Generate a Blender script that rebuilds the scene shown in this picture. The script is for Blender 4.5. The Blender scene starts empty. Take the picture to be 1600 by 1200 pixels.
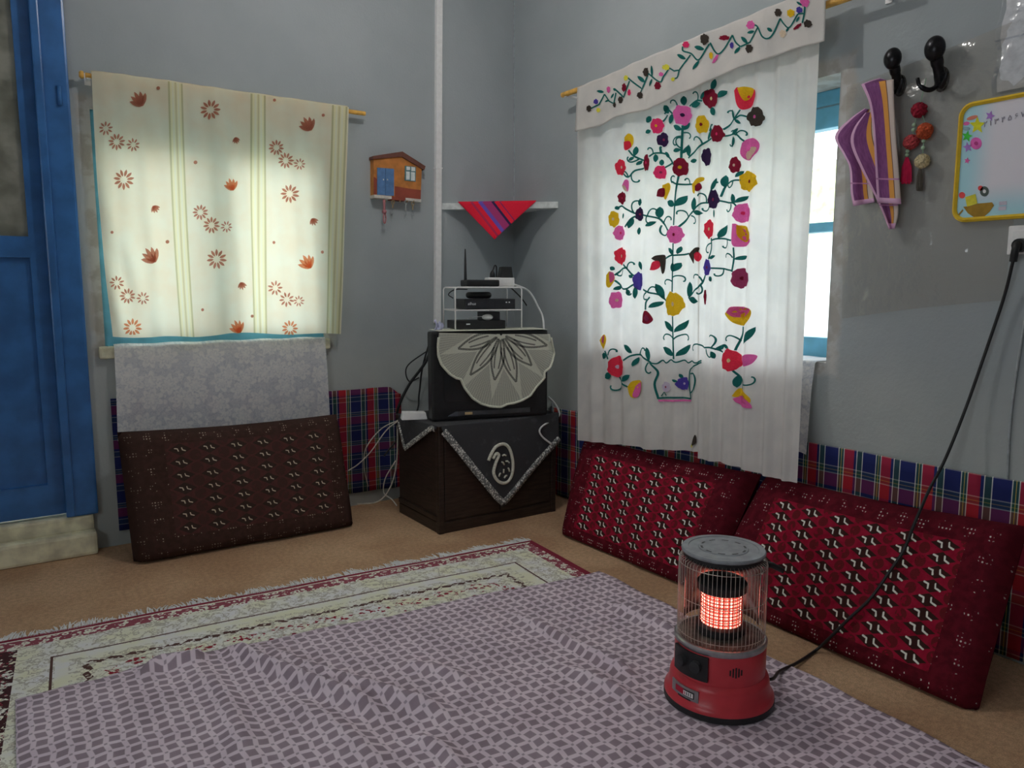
import bpy, bmesh, math, random
import numpy as np
random.seed(7)
PI = math.pi
scene = bpy.context.scene
COL = scene.collection

# ------------------------------------------------------------------ camera, sky, exposure
FPX = 1185.0; PITCH = math.radians(7.12); YAW = math.radians(55.92); CAMH = 1.2
cd = bpy.data.cameras.new('camera'); cam = bpy.data.objects.new('camera', cd); COL.objects.link(cam)
cd.sensor_width = 36.0; cd.lens = FPX / 1600 * 36.0; cd.clip_start = 0.02
cam.location = (0, 0, CAMH); cam.rotation_euler = (PI/2 - PITCH, 0, YAW - PI/2)
scene.camera = cam
scene.view_settings.view_transform = 'Standard'; scene.view_settings.look = 'None'
scene.view_settings.exposure = 0.0; scene.view_settings.gamma = 1.0; scene.view_settings.use_curve_mapping = False
BULB_POWER = 23.0; SKY = 5.0
world = bpy.data.worlds.new('overcast_sky'); scene.world = world; world.use_nodes = True
world.node_tree.nodes['Background'].inputs[0].default_value = (0.97, 0.985, 1.0, 1)
world.node_tree.nodes['Background'].inputs[1].default_value = SKY

XW = 2.66; YW = 3.91; CEIL = 3.12; XB = -1.7; YB = -1.9; WT = 0.32
W1 = (0.40, 1.44, 0.935, 1.99)      # window in the left wall: x0 x1 z0 z1
W3 = (-0.1, 1.4, 0.90, 2.10)        # unseen window added in the side wall for soft daylight: y0 y1 z0 z1
W2 = (1.75, 3.12, 0.915, 2.00)      # window in the right wall: y0 y1 z0 z1
DR = (-0.62, 0.305, 0.0, 2.62)      # door opening in the left wall
def portal(name, loc, rot, sx, sy):
    l = bpy.data.lights.new(name, 'AREA'); l.shape = 'RECTANGLE'; l.size = sx; l.size_y = sy
    l.cycles.is_portal = True
    o = bpy.data.objects.new(name, l); o.location = loc; o.rotation_euler = rot; COL.objects.link(o)
portal('daylight_portal', ((W1[0]+W1[1])/2, YW+0.3, (W1[2]+W1[3])/2), (-PI/2, 0, 0), W1[1]-W1[0], W1[3]-W1[2])
portal('daylight_portal', (XW+0.3, (W2[0]+W2[1])/2, (W2[2]+W2[3])/2), (0, PI/2, 0), W2[3]-W2[2], W2[1]-W2[0])

portal('daylight_portal', (XB-.1, (W3[0]+W3[1])/2, (W3[2]+W3[3])/2), (0, -PI/2, 0), W3[3]-W3[2], W3[1]-W3[0])

# ------------------------------------------------------------------ pixel -> direction helpers (1600x1200 frame)
_fh = np.array([math.cos(YAW), math.sin(YAW), 0]); _up = np.array([0, 0, 1.0])
_F = _fh*math.cos(PITCH) - _up*math.sin(PITCH); _R = np.array([math.sin(YAW), -math.cos(YAW), 0]); _U = np.cross(_R, _F)
_C = np.array([0, 0, CAMH])
def ray(x, y): return _F*FPX + _R*(x-800) - _U*(y-600)
def onX(x, y, X): d = ray(x, y); return _C + d*(X/d[0])
def onY(x, y, Y): d = ray(x, y); return _C + d*(Y/d[1])
def onZ(x, y, Z=0.0): d = ray(x, y); return _C + d*((Z-CAMH)/d[2])
def onP(x, y, p, n):
    d = ray(x, y); n = np.asarray(n, float); return _C + d*(((np.asarray(p)-_C) @ n)/(d @ n))
def sstep(t): t = min(1, max(0, t)); return t*t*(3-2*t)
def lerp(a, b, t): return a + (b-a)*t
def pline(pts, t):
    """point at fraction t of the arc length of a polyline"""
    P = [np.asarray(p, float) for p in pts]; L = [0]
    for a, b in zip(P, P[1:]): L.append(L[-1] + np.linalg.norm(b-a))
    s = t*L[-1]
    for i in range(len(P)-1):
        if s <= L[i+1] + 1e-9: return P[i] + (P[i+1]-P[i])*((s-L[i])/max(1e-9, L[i+1]-L[i]))
    return P[-1]
def smooth_pts(pts, k=6):
    """Catmull-Rom through the points"""
    P = [np.asarray(p, float) for p in pts]
    if len(P) < 3: return [lerp(P[0], P[-1], i/k) for i in range(k+1)]
    Q = [2*P[0]-P[1]] + P + [2*P[-1]-P[-2]]; out = []
    for i in range(1, len(Q)-2):
        a, b, c, d = Q[i-1], Q[i], Q[i+1], Q[i+2]
        for j in range(k):
            t = j/k
            out.append(0.5*((2*b) + (c-a)*t + (2*a-5*b+4*c-d)*t*t + (3*b-a-3*c+d)*t**3))
    out.append(P[-1]); return out

# ------------------------------------------------------------------ materials
def lin(v): v /= 255; return v/12.92 if v <= 0.04045 else ((v+0.055)/1.055)**2.4
def C(r, g, b, k=1.0): return (min(.95, lin(r)/k), min(.95, lin(g)/k), min(.95, lin(b)/k), 1)
class N:
    """a socket with arithmetic"""
    def __init__(s, t, o): s.t = t; s.o = o
    def _m(s, op, *a, clamp=False):
        n = s.t.nodes.new('ShaderNodeMath'); n.operation = op; n.use_clamp = clamp
        for i, v in enumerate((s,)+a):
            if isinstance(v, N): s.t.links.new(v.o, n.inputs[i])
            else: n.inputs[i].default_value = v
        return N(s.t, n.outputs[0])
    def __add__(s, b): return s._m('ADD', b)
    __radd__ = __add__
    def __sub__(s, b): return s._m('SUBTRACT', b)
    def __rsub__(s, b): return (s*-1.0) + b
    def __mul__(s, b): return s._m('MULTIPLY', b)
    __rmul__ = __mul__
    def __truediv__(s, b): return s._m('DIVIDE', b)
    def abs(s): return s._m('ABSOLUTE')
    def fract(s): return s._m('FRACT')
    def floor(s): return s._m('FLOOR')
    def sin(s): return s._m('SINE')
    def sqrt(s): return s._m('SQRT')
    def min(s, b): return s._m('MINIMUM', b)
    def max(s, b): return s._m('MAXIMUM', b)
    def lt(s, b): return s._m('LESS_THAN', b)
    def gt(s, b): return s._m('GREATER_THAN', b)
    def clamp(s): return s._m('ADD', 0.0, clamp=True)
    def step(s, a, b):
        n = s.t.nodes.new('ShaderNodeMapRange'); n.interpolation_type = 'SMOOTHSTEP'
        s.t.links.new(s.o, n.inputs[0]); n.inputs[1].default_value = a; n.inputs[2].default_value = b
        return N(s.t, n.outputs[0])
class T:
    def __init__(s, name):
        s.m = bpy.data.materials.new(name); s.m.use_nodes = True; s.t = s.m.node_tree; s.t.nodes.clear()
        s.out = s.t.nodes.new('ShaderNodeOutputMaterial')
    def coord(s, kind):
        n = s.t.nodes.new('ShaderNodeTexCoord'); sp = s.t.nodes.new('ShaderNodeSeparateXYZ')
        s.t.links.new(n.outputs[kind], sp.inputs[0]); return [N(s.t, sp.outputs[i]) for i in range(3)], n.outputs[kind]
    def pos(s):
        n = s.t.nodes.new('ShaderNodeNewGeometry'); sp = s.t.nodes.new('ShaderNodeSeparateXYZ')
        s.t.links.new(n.outputs['Position'], sp.inputs[0]); return [N(s.t, sp.outputs[i]) for i in range(3)], n.outputs['Position']
    def vec(s, x, y, z=0.0):
        n = s.t.nodes.new('ShaderNodeCombineXYZ')
        for i, v in enumerate((x, y, z)):
            if isinstance(v, N): s.t.links.new(v.o, n.inputs[i])
            else: n.inputs[i].default_value = v
        return n.outputs[0]
    def noise(s, v, scale, detail=3, rough=.5):
        n = s.t.nodes.new('ShaderNodeTexNoise'); n.inputs['Scale'].default_value = scale
        n.inputs['Detail'].default_value = detail; n.inputs['Roughness'].default_value = rough
        if v is not None: s.t.links.new(v, n.inputs['Vector'])
        return N(s.t, n.outputs[0])
    def voro(s, v, scale, feature='F1', rnd=1.0):
        n = s.t.nodes.new('ShaderNodeTexVoronoi'); n.feature = feature; n.inputs['Scale'].default_value = scale
        n.inputs['Randomness'].default_value = rnd
        if v is not None: s.t.links.new(v, n.inputs['Vector'])
        return N(s.t, n.outputs['Distance'])
    def mix(s, f, a, b):
        n = s.t.nodes.new('ShaderNodeMix'); n.data_type = 'RGBA'
        for sock, v in ((n.inputs[0], f), (n.inputs[6], a), (n.inputs[7], b)):
            if isinstance(v, N): s.t.links.new(v.o, sock)
            elif hasattr(v, 'is_linked') or hasattr(v, 'links'): s.t.links.new(v, sock)
            else: sock.default_value = v
        return n.outputs[2]
    def bump(s, h, strength, dist=0.01):
        n = s.t.nodes.new('ShaderNodeBump'); n.inputs['Strength'].default_value = strength; n.inputs['Distance'].default_value = dist
        s.t.links.new(h.o, n.inputs['Height']); return n.outputs[0]
    def set(s, sock, v):
        if isinstance(v, N): s.t.links.new(v.o, sock)
        elif isinstance(v, bpy.types.NodeSocket): s.t.links.new(v, sock)
        else: sock.default_value = v
    def principled(s, col, rough=.7, metal=0.0, bump=None, spec=.3, **kw):
        b = s.t.nodes.new('ShaderNodeBsdfPrincipled'); s.set(b.inputs['Base Color'], col); s.set(b.inputs['Roughness'], rough)
        s.set(b.inputs['Metallic'], metal); b.inputs['Specular IOR Level'].default_value = spec
        if bump is not None: s.t.links.new(bump, b.inputs['Normal'])
        for k, v in kw.items(): s.set(b.inputs[k.replace('_', ' ')], v)
        return b.outputs[0]
    def shader(s, kind, **kw):
        n = s.t.nodes.new(kind)
        for k, v in kw.items(): s.set(n.inputs[k.replace('_', ' ')], v)
        return n.outputs[0]
    def mixs(s, f, a, b):
        n = s.t.nodes.new('ShaderNodeMixShader'); s.set(n.inputs[0], f); s.t.links.new(a, n.inputs[1]); s.t.links.new(b, n.inputs[2]); return n.outputs[0]
    def end(s, sh): s.t.links.new(sh, s.out.inputs[0]); return s.m

def cloth(t, col, trans=.35, bump=None):
    d = t.shader('ShaderNodeBsdfDiffuse', Color=col); tr = t.shader('ShaderNodeBsdfTranslucent', Color=col)
    if bump is not None:
        for l in (d, tr): t.t.links.new(bump, l.node.inputs['Normal'])
    return t.mixs(trans, d, tr)
_cache = {}
def plain(name, col, rough=.6, metal=0.0, spec=.3, noise=0.08, scale=40, bump=0.0):
    """a solid colour with a little procedural unevenness"""
    key = (name,)
    if key in _cache: return _cache[key]
    t = T(name); _, p = t.coord('Object'); n = t.noise(p, scale, 4)
    dark = tuple(v*(1-noise*2) for v in col[:3]) + (1,); lite = tuple(min(.97, v*(1+noise)) for v in col[:3]) + (1,)
    m = t.end(t.principled(t.mix(n.step(.3, .7), dark, lite), rough, metal, t.bump(n, bump) if bump else None, spec))
    _cache[key] = m; return m
def thread(name, rgb, k=.58, trans=.28):
    key = ('thread', name)
    if key in _cache: return _cache[key]
    t = T('embroidery_' + name); _, p = t.coord('Object'); n = t.noise(p, 420, 2)
    c = C(*rgb, k); d = tuple(v*.8 for v in c[:3]) + (1,)
    m = t.end(cloth(t, t.mix(n.step(.35, .65), d, c), trans, t.bump(n, .25, .002))); _cache[key] = m; return m

# ------------------------------------------------------------------ geometry collector and object makers
class G:
    def __init__(s): s.v = []; s.f = []; s.uv = []
    def add(s, vs, fs, uvs=None):
        o = len(s.v); s.v += [tuple(map(float, p)) for p in vs]; s.f += [tuple(i+o for i in f) for f in fs]
        s.uv += list(uvs) if uvs is not None else [(0, 0)]*len(vs); return s
    def hexa(s, c):
        """8 corners: 4 bottom ccw, 4 top ccw"""
        return s.add(c, [(3,2,1,0), (4,5,6,7), (0,1,5,4), (1,2,6,5), (2,3,7,6), (3,0,4,7)])
    def box(s, x0, x1, y0, y1, z0, z1, fr=None):
        c = [(x0,y0,z0), (x1,y0,z0), (x1,y1,z0), (x0,y1,z0), (x0,y0,z1), (x1,y0,z1), (x1,y1,z1), (x0,y1,z1)]
        return s.hexa([fr(*p) for p in c] if fr else c)
    def tube(s, pts, r, n=8, cap=True):
        P = [np.asarray(p, float) for p in pts]; m = len(P); rs = r if hasattr(r, '__len__') else [r]*m
        vs = []; ref = None
        for i in range(m):
            d = P[min(i+1, m-1)] - P[max(i-1, 0)]; d = d/max(1e-9, np.linalg.norm(d))
            if ref is None: ref = np.array([0,0,1.0]) if abs(d[2]) < .9 else np.array([1.0,0,0])
            a = np.cross(d, ref); a /= max(1e-9, np.linalg.norm(a)); b = np.cross(a, d); ref = b
            for k in range(n):
                w = 2*PI*k/n; vs.append(P[i] + (a*math.cos(w) + b*math.sin(w))*rs[i])
        fs = [(i*n+k, i*n+(k+1)%n, (i+1)*n+(k+1)%n, (i+1)*n+k) for i in range(m-1) for k in range(n)]
        if cap: fs += [tuple(range(n))[::-1], tuple((m-1)*n+k for k in range(n))]
        return s.add(vs, fs)
    def lathe(s, prof, c, n=32, cap=True, fr=None):
        vs = []
        for r, z in prof:
            for k in range(n):
                w = 2*PI*k/n; p = (r*math.cos(w), r*math.sin(w), z); p = fr(*p) if fr else p
                vs.append((c[0]+p[0], c[1]+p[1], c[2]+p[2]))
        m = len(prof)
        fs = [(i*n+k, i*n+(k+1)%n, (i+1)*n+(k+1)%n, (i+1)*n+k) for i in range(m-1) for k in range(n)]
        if cap: fs += [tuple(range(n))[::-1], tuple((m-1)*n+k for k in range(n))]
        return s.add(vs, fs)
    def grid(s, fn, nu, nv, u0=0., u1=1., v0=0., v1=1.):
        vs = []; uv = []
        for j in range(nv+1):
            for i in range(nu+1):
                u = lerp(u0, u1, i/nu); v = lerp(v0, v1, j/nv); vs.append(fn(u, v)); uv.append((u, v))
        w = nu+1
        return s.add(vs, [(j*w+i, j*w+i+1, (j+1)*w+i+1, (j+1)*w+i) for j in range(nv) for i in range(nu)], uv)
    def prism(s, poly, off):
        """polygon extruded by a vector"""
        n = len(poly); off = np.asarray(off, float); a = [np.asarray(p, float) for p in poly]
        vs = a + [p+off for p in a]
        return s.add(vs, [tuple(range(n)), tuple(range(2*n-1, n-1, -1))] + [((i+1)%n, i, n+i, n+(i+1)%n) for i in range(n)])
    def ball(s, c, r, n=16, m=10, sc=(1,1,1)):
        prof = [(math.sin(PI*i/m)*r+1e-5, -math.cos(PI*i/m)*r) for i in range(m+1)]
        return s.lathe(prof, c, n, True, lambda x, y, z: (x*sc[0], y*sc[1], z*sc[2]))

ORG = {}
def _obj(name, g, mat, origin, parent, smooth, bevel, solid, fix):
    me = bpy.data.meshes.new(name); o0 = np.asarray(origin, float)
    me.from_pydata([tuple(np.asarray(v) - o0) for v in g.v], [], g.f)
    if any(u != (0, 0) for u in g.uv):
        l = me.uv_layers.new(name='UVMap')
        for lp in me.loops: l.data[lp.index].uv = g.uv[lp.vertex_index]
    if bevel or fix:
        bm = bmesh.new(); bm.from_mesh(me)
        if fix: bmesh.ops.recalc_face_normals(bm, faces=bm.faces)
        if bevel: bmesh.ops.bevel(bm, geom=list(bm.edges), offset=bevel, segments=2, affect='EDGES', profile=.6)
        bm.to_mesh(me); bm.free()
    me.materials.append(mat)
    if smooth:
        me.polygons.foreach_set('use_smooth', [True]*len(me.polygons))
        if smooth == 'auto': me.set_sharp_from_angle(angle=math.radians(38))
    ob = bpy.data.objects.new(name, me); COL.objects.link(ob)
    if parent is not None: ob.parent = parent; ob.location = o0 - ORG[parent.name]
    else: ob.location = o0
    ORG[ob.name] = o0
    if solid:
        md = ob.modifiers.new('thickness', 'SOLIDIFY'); md.thickness = solid; md.offset = 0
    return ob
def thing(name, label, cat, loc, group=None):
    o = bpy.data.objects.new(name, None); COL.objects.link(o); o.location = loc; o.empty_display_size = .05
    o['label'] = label; o['category'] = cat
    if group: o['group'] = group
    ORG[o.name] = np.asarray(loc, float); return o
def part(name, g, mat, parent, smooth=False, bevel=0, solid=0, label=None, kind=None, fix=True):
    o = _obj(name, g, mat, ORG[parent.name], parent, smooth, bevel, solid, fix)
    if label: o['label'] = label
    if kind: o['kind'] = kind
    return o
def single(name, g, mat, label, cat, smooth=False, bevel=0, solid=0, group=None, kind=None, fix=True):
    a = np.array(g.v); org = ((a[:,0].min()+a[:,0].max())/2, (a[:,1].min()+a[:,1].max())/2, a[:,2].min())
    o = _obj(name, g, mat, org, None, smooth, bevel, solid, fix); o['label'] = label; o['category'] = cat
    if group: o['group'] = group
    if kind: o['kind'] = kind
    return o
def struct(name, g, mat, label, parent=None, smooth=False, bevel=0, solid=0):
    o = _obj(name, g, mat, ORG[parent.name] if parent else (0,0,0), parent, smooth, bevel, solid, True)
    if parent is None: o['kind'] = 'structure'; o['label'] = label
    return o
def struct_root(name, label, loc):
    o = bpy.data.objects.new(name, None); COL.objects.link(o); o.location = loc; ORG[o.name] = np.asarray(loc, float)
    o['kind'] = 'structure'; o['label'] = label; return o

# ------------------------------------------------------------------ surface materials
def wall_mat(name, axis, win, kk=.64):
    t = T(name); (x, y, z), p = t.pos(); u = (x, y)[axis]
    n1 = t.noise(p, 1.6, 5, .55); n2 = t.noise(p, 14, 4); n3 = t.noise(p, 90, 3)
    base = t.mix(n1.step(.3, .7), C(133,140,143,kk), C(142,148,151,kk))
    low = t.mix(n1.step(.3, .7), C(142,148,148,kk), C(154,159,157,kk))
    edge = z + (n2-.5)*.05
    c = t.mix(edge.step(1.05, .70), base, low)
    # worn bare plaster along the window opening and at the corner above the sill
    dx = (win[0]-u).max(u-win[1]); dz = (win[2]-z).max(z-win[3]); dd = dx.max(dz) + (n2-.5)*.05 + (n1-.5)*.05
    c = t.mix(dd.step(.07, .03)*.5, c, t.mix(n2.step(.42, .58), C(150,138,124,kk), C(180,176,170,kk)))
    h = n1*.6 + n2*.3 + n3*.12
    return t.end(t.principled(c, .82, 0, t.bump(h, .35, .02), .25))
M_wl = wall_mat('grey_painted_plaster_left', 0, W1); M_wr = wall_mat('grey_painted_plaster_right', 1, W2, .62)
M_wb = plain('grey_plaster_back', C(146,151,154,.6), .85, scale=3)
M_ceil = plain('ceiling_paint', C(190,192,190,.5), .9, scale=3)
t = T('beige_carpet'); _, p = t.pos(); n = t.noise(p, 260, 3); n2 = t.noise(p, 2.2, 4); n3 = t.noise(p, 60, 3)
c1 = t.mix(n2.step(.3, .7), C(148,118,92,.5), C(168,140,112,.5))
c1 = t.mix((n*.6+n3*.4).step(.36, .64), t.mix(.35, c1, (0.02,.015,.01,1)), c1)
M_floor = t.end(t.principled(c1, .95, 0, t.bump(n, .6, .006), .1))
M_blue = plain('blue_gloss_paint', C(40,82,130,.5), .3, spec=.5, noise=.12, scale=9)
M_blue2 = plain('pale_blue_window_paint', C(82,142,168,.6), .4, spec=.4, noise=.1, scale=9)
M_plaster = plain('bare_cream_plaster', C(176,172,150,.5), .9, scale=12, noise=.15, bump=.3)
t = T('window_glass'); tr = t.shader('ShaderNodeBsdfTransparent', Color=(.95,.97,.97,1)); gl = t.shader('ShaderNodeBsdfGlossy', Color=(.9,.9,.9,1), Roughness=.02)
M_glass = t.end(t.mixs(.06, tr, gl))
t = T('frosted_pattern_glass'); _, p = t.pos(); v = t.voro(p, 26); n = t.noise(p, 7, 3)
M_frost = t.end(t.mixs(.28, t.principled(t.mix(n.step(.35,.65), C(92,92,80,.6), C(140,140,130,.6)), .3, 0, t.bump(v, .5, .01), .5), t.shader('ShaderNodeBsdfTranslucent', Color=(.6,.6,.55,1))))
M_wood = plain('bamboo_rod', C(186,142,70,.55), .5, scale=30, noise=.15)
M_white = plain('white_plastic', C(225,228,232,.72), .4, spec=.4, noise=.03)
M_black = plain('black_plastic', (0.018,.019,.021,1), .42, spec=.4, noise=.1)
M_dark = plain('dark_grey_plastic', (0.035,.036,.04,1), .5, spec=.3, noise=.1)

# ------------------------------------------------------------------ room shell
def wall_geo(P, u0, u1, z0, z1, holes, depth):
    """P(u,z,d) -> world; d grows outwards. Face, reveals of the openings, outer face"""
    g = G(); us = sorted({u0, u1, *[h[0] for h in holes], *[h[1] for h in holes]}); zs = sorted({z0, z1, *[h[2] for h in holes], *[h[3] for h in holes]})
    for d in (0, depth):
        for a, b in zip(us, us[1:]):
            for c, e in zip(zs, zs[1:]):
                if any(h[0]-1e-6 <= a and b <= h[1]+1e-6 and h[2]-1e-6 <= c and e <= h[3]+1e-6 for h in holes): continue
                q = [P(a,c,d), P(b,c,d), P(b,e,d), P(a,e,d)]; g.add(q if d else q[::-1], [(0,1,2,3)])
    for h in list(holes) + [(u0, u1, z0, z1)]:
        a, b, c, e = h
        for (p0, p1) in (((a,c),(b,c)), ((b,c),(b,e)), ((b,e),(a,e)), ((a,e),(a,c))):
            g.add([P(*p0,0), P(*p1,0), P(*p1,depth), P(*p0,depth)], [(0,1,2,3)])
    return g
def welded(g):
    bm = bmesh.new(); vs = [bm.verts.new(v) for v in g.v]
    for f in g.f:
        try: bm.faces.new([vs[i] for i in f])
        except ValueError: pass
    bmesh.ops.remove_doubles(bm, verts=bm.verts, dist=1e-5); bmesh.ops.recalc_face_normals(bm, faces=bm.faces)
    bm.verts.index_update(); h = G(); h.v = [tuple(v.co) for v in bm.verts]; h.f = [tuple(v.index for v in f.verts) for f in bm.faces]; h.uv = [(0,0)]*len(h.v); bm.free(); return h
wl = struct('wall_left', welded(wall_geo(lambda u, z, d: (u, YW+d, z), XB, XW+WT, 0, CEIL, [W1, DR], WT)), M_wl, 'grey plastered wall with the small window and the blue door')
wr = struct('wall_right', welded(wall_geo(lambda u, z, d: (XW+d, u, z), YB, YW, 0, CEIL, [W2], WT)), M_wr, 'grey plastered wall with the embroidered curtain and coat hooks')
struct('wall_back', G().box(XB, XW, YB-.2, YB, 0, CEIL), M_wb, 'plain grey wall opposite the small window')
struct('wall_side', welded(wall_geo(lambda u, z, d: (XB-d, u, z), YB-.2, YW+WT, 0, CEIL, [W3], .2)), M_wb, 'plain grey wall opposite the embroidered curtain')
struct('floor', G().box(XB-.2, XW+.02, YB-.2, YW+WT, -.08, 0), M_floor, 'beige brown carpeted floor')
struct('ceiling', G().box(XB-.2, XW+WT, YB-.2, YW+WT, CEIL, CEIL+.1), M_ceil, 'off-white ceiling')

# door (left wall): frame, leaf with stiles, patterned glass, lower panel, threshold
door = struct_root('door_1', 'blue painted door with patterned glass above a panel', ((DR[0]+DR[1])/2, YW, 0))
xg = 0.135; xs = 0.20
g = G().box(xs, DR[1]+.02, YW-.035, YW+.10, .175, 2.70); struct('door_frame', g, M_blue, '', door, bevel=.01)
struct('door_frame', G().box(DR[0]-.02, DR[0]+.08, YW-.035, YW+.10, .175, 2.70), M_blue, '', door, bevel=.01)
struct('door_frame', G().box(DR[0]+.08, xs, YW-.03, YW+.10, 2.56, 2.70), M_blue, '', door, bevel=.01)
struct('frame_bead', G().box(xs-.004, xs+.03, YW-.05, YW-.03, .18, 2.56), M_blue, '', door, bevel=.006)
leaf = struct('door_leaf', G().box(DR[0]+.08, DR[0]+.17, YW+.0, YW+.05, .19, 2.56).box(xg, xs, YW+.0, YW+.05, .19, 2.56)
    .box(DR[0]+.17, xg, YW+.0, YW+.05, 1.335, 1.425).box(DR[0]+.17, xg, YW, YW+.05, .19, .33).box(DR[0]+.17, xg, YW, YW+.05, 2.45, 2.56), M_blue, '', door)
struct('lower_panel', G().box(DR[0]+.165, xg+.005, YW+.02, YW+.04, .32, 1.34), M_blue, '', door)
struct('glass_pane', G().box(DR[0]+.165, xg+.005, YW+.02, YW+.028, 1.42, 2.46), M_frost, '', door)
struct('threshold', G().box(DR[0]-.05, DR[1]+.0, YW-.03, YW+.12, .10, .176), M_plaster, '', door, bevel=.012)
struct('threshold_step', G().box(DR[0]-.10, DR[1]+.005, YW-.085, YW+.12, .0, .105), M_plaster, '', door, bevel=.015)
struct('hinge_pin', G().tube([(xs+.085, YW-.04, 1.98), (xs+.085, YW-.04, 2.06)], .009), M_blue, '', door, smooth=True)
struct('wall_beyond_door', G().box(DR[0]-.2, DR[1]+.2, YW+.6, YW+.65, 0, 2.8), M_wb, 'dim wall of the next room behind the door')

# windows
w1 = struct_root('window_1', 'small pale blue framed window behind the cream curtain', ((W1[0]+W1[1])/2, YW, W1[2]))
x0, x1, z0, z1 = W1; yf = YW+.015
for nm, b in (('window_frame', (x0, x0+.075, z0, z1)), ('window_frame', (x1-.075, x1, z0, z1)), ('window_frame', (x0+.07, x1-.07, z1-.17, z1)), ('window_frame', (x0+.07, x1-.07, z0, z0+.075)), ('mullion', ((x0+x1)/2-.05, (x0+x1)/2+.05, z0+.07, z1-.16))):
    struct(nm, G().box(b[0], b[1], yf, yf+.07, b[2], b[3]), M_blue2, '', w1, bevel=.005)
struct('window_pane', G().box(x0+.07, (x0+x1)/2-.045, yf+.03, yf+.034, z0+.07, z1-.165), M_glass, '', w1)
struct('window_pane', G().box((x0+x1)/2+.045, x1-.07, yf+.03, yf+.034, z0+.07, z1-.165), M_glass, '', w1)
struct('window_sill', G().box(x0-.03, x1+.02, YW-.028, YW+.02, z0-.05, z0+.006), M_plaster, '', w1, bevel=.01)
w2 = struct_root('window_2', 'pale blue framed window behind the embroidered curtain', (XW+.2, (W2[0]+W2[1])/2, W2[2]))
y0, y1, z0, z1 = W2; xf = XW+.19; ym = (y0+y1)/2
for nm, b in (('window_frame', (y0, y0+.07, z0, z1)), ('window_frame', (y1-.07, y1, z0, z1)), ('window_frame', (y0+.06, y1-.06, z1-.06, z1)), ('sash_rail', (y0+.06, y1-.06, z1-.15, z1-.065)), ('window_frame', (y0+.06, y1-.06, z0, z0+.085)), ('mullion', (ym-.04, ym+.04, z0+.07, z1-.14)), ('glazing_bar', (y0+.06, ym-.035, 1.435, 1.475)), ('glazing_bar', (ym+.035, y1-.06, 1.435, 1.475))):
    struct(nm, G().box(xf, xf+.06, b[0], b[1], b[2], b[3]), M_blue2, '', w2, bevel=.005)
for a, b in ((y0+.06, ym-.035), (ym+.035, y1-.06)):
    for c, e in ((z0+.08, 1.438), (1.472, z1-.145)): struct('window_pane', G().box(xf+.025, xf+.029, a, b, c, e), M_glass, '', w2)
w3 = struct_root('added_light_window', 'unseen window added for soft light opposite the embroidered curtain', (XB-.1, (W3[0]+W3[1])/2, W3[2]))  # out of view, added to brighten the floor and the right wall
for b in ((W3[0], W3[0]+.06, W3[2], W3[3]), (W3[1]-.06, W3[1], W3[2], W3[3]), (W3[0]+.06, W3[1]-.06, W3[2], W3[2]+.06), (W3[0]+.06, W3[1]-.06, W3[3]-.06, W3[3]), ((W3[0]+W3[1])/2-.03, (W3[0]+W3[1])/2+.03, W3[2]+.06, W3[3]-.06)):
    struct('window_frame', G().box(XB-.13, XB-.07, b[0], b[1], b[2], b[3]), M_blue2, '', w3, bevel=.005)
for a, b in ((W3[0]+.05, (W3[0]+W3[1])/2-.025), ((W3[0]+W3[1])/2+.025, W3[1]-.05)): struct('window_pane', G().box(XB-.102, XB-.098, a, b, W3[2]+.05, W3[3]-.05), M_glass, '', w3)
# outside
M_grass = plain('garden_ground', C(170,172,160,.8), .9, scale=2)
struct('garden_ground', G().box(-12, 16, YW+WT, 18, -.6, -.5).box(XW+WT, 16, -10, YW+WT, -.6, -.5), M_grass, 'bright garden ground outside the windows')
M_white_wall = plain('whitewash', C(225,230,240,.9), .9, scale=2)
single('garden_wall', G().box(5.6, 5.8, -8, 4.55, -.5, 1.62), M_white_wall, 'whitewashed garden wall outside beyond the embroidered curtain', 'wall')
def hedge(nm, a, b, label):
    a = np.array(a, float); b = np.array(b, float); d = b-a; nrm = np.array([-d[1], d[0], 0])/np.linalg.norm(d); g = G()
    def f(u, v):
        w = math.pi*v; r = .5*(1+.12*math.sin(37*u+9*v)+.10*math.sin(83*u-17*v))
        p = a + d*u + nrm*(-math.cos(w)*r); return (p[0], p[1], -.5 + math.sin(w)*3.2*(1+.05*math.sin(51*u+21*v)))
    single(nm, g.grid(f, 70, 14), plain('hedge_leaves', C(190,200,150,.8), .8, scale=8, noise=.25), label, 'hedge', smooth=True)
hedge('garden_hedge', (9, -8, 0), (9, 12, 0), 'sunlit yellow green hedge seen past the white embroidered curtain')

# ------------------------------------------------------------------ ceiling bulb (lights the room, above the frame)
LB = (1.36, 2.48, 2.94)
bl = thing('ceiling_bulb', 'bare light bulb hanging from the ceiling on a short cord', 'lamp', (LB[0], LB[1], LB[2]-.05))
t = T('bulb_glow'); 
M_bulb = t.end(t.shader('ShaderNodeEmission', Color=(1.0, .965, .92, 1), Strength=BULB_POWER/(4*PI*PI*.045**2)*1.0))
part('bulb', G().ball(LB, .045, 20, 14), M_bulb, bl, smooth=True)
part('socket', G().lathe([(.02,.04), (.024,.05), (.024,.09), (.01,.10)], LB, 16), M_white, bl, smooth='auto')
part('cord', G().tube([(LB[0], LB[1], LB[2]+.095), (LB[0], LB[1], CEIL)], .004), M_white, bl)

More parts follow.
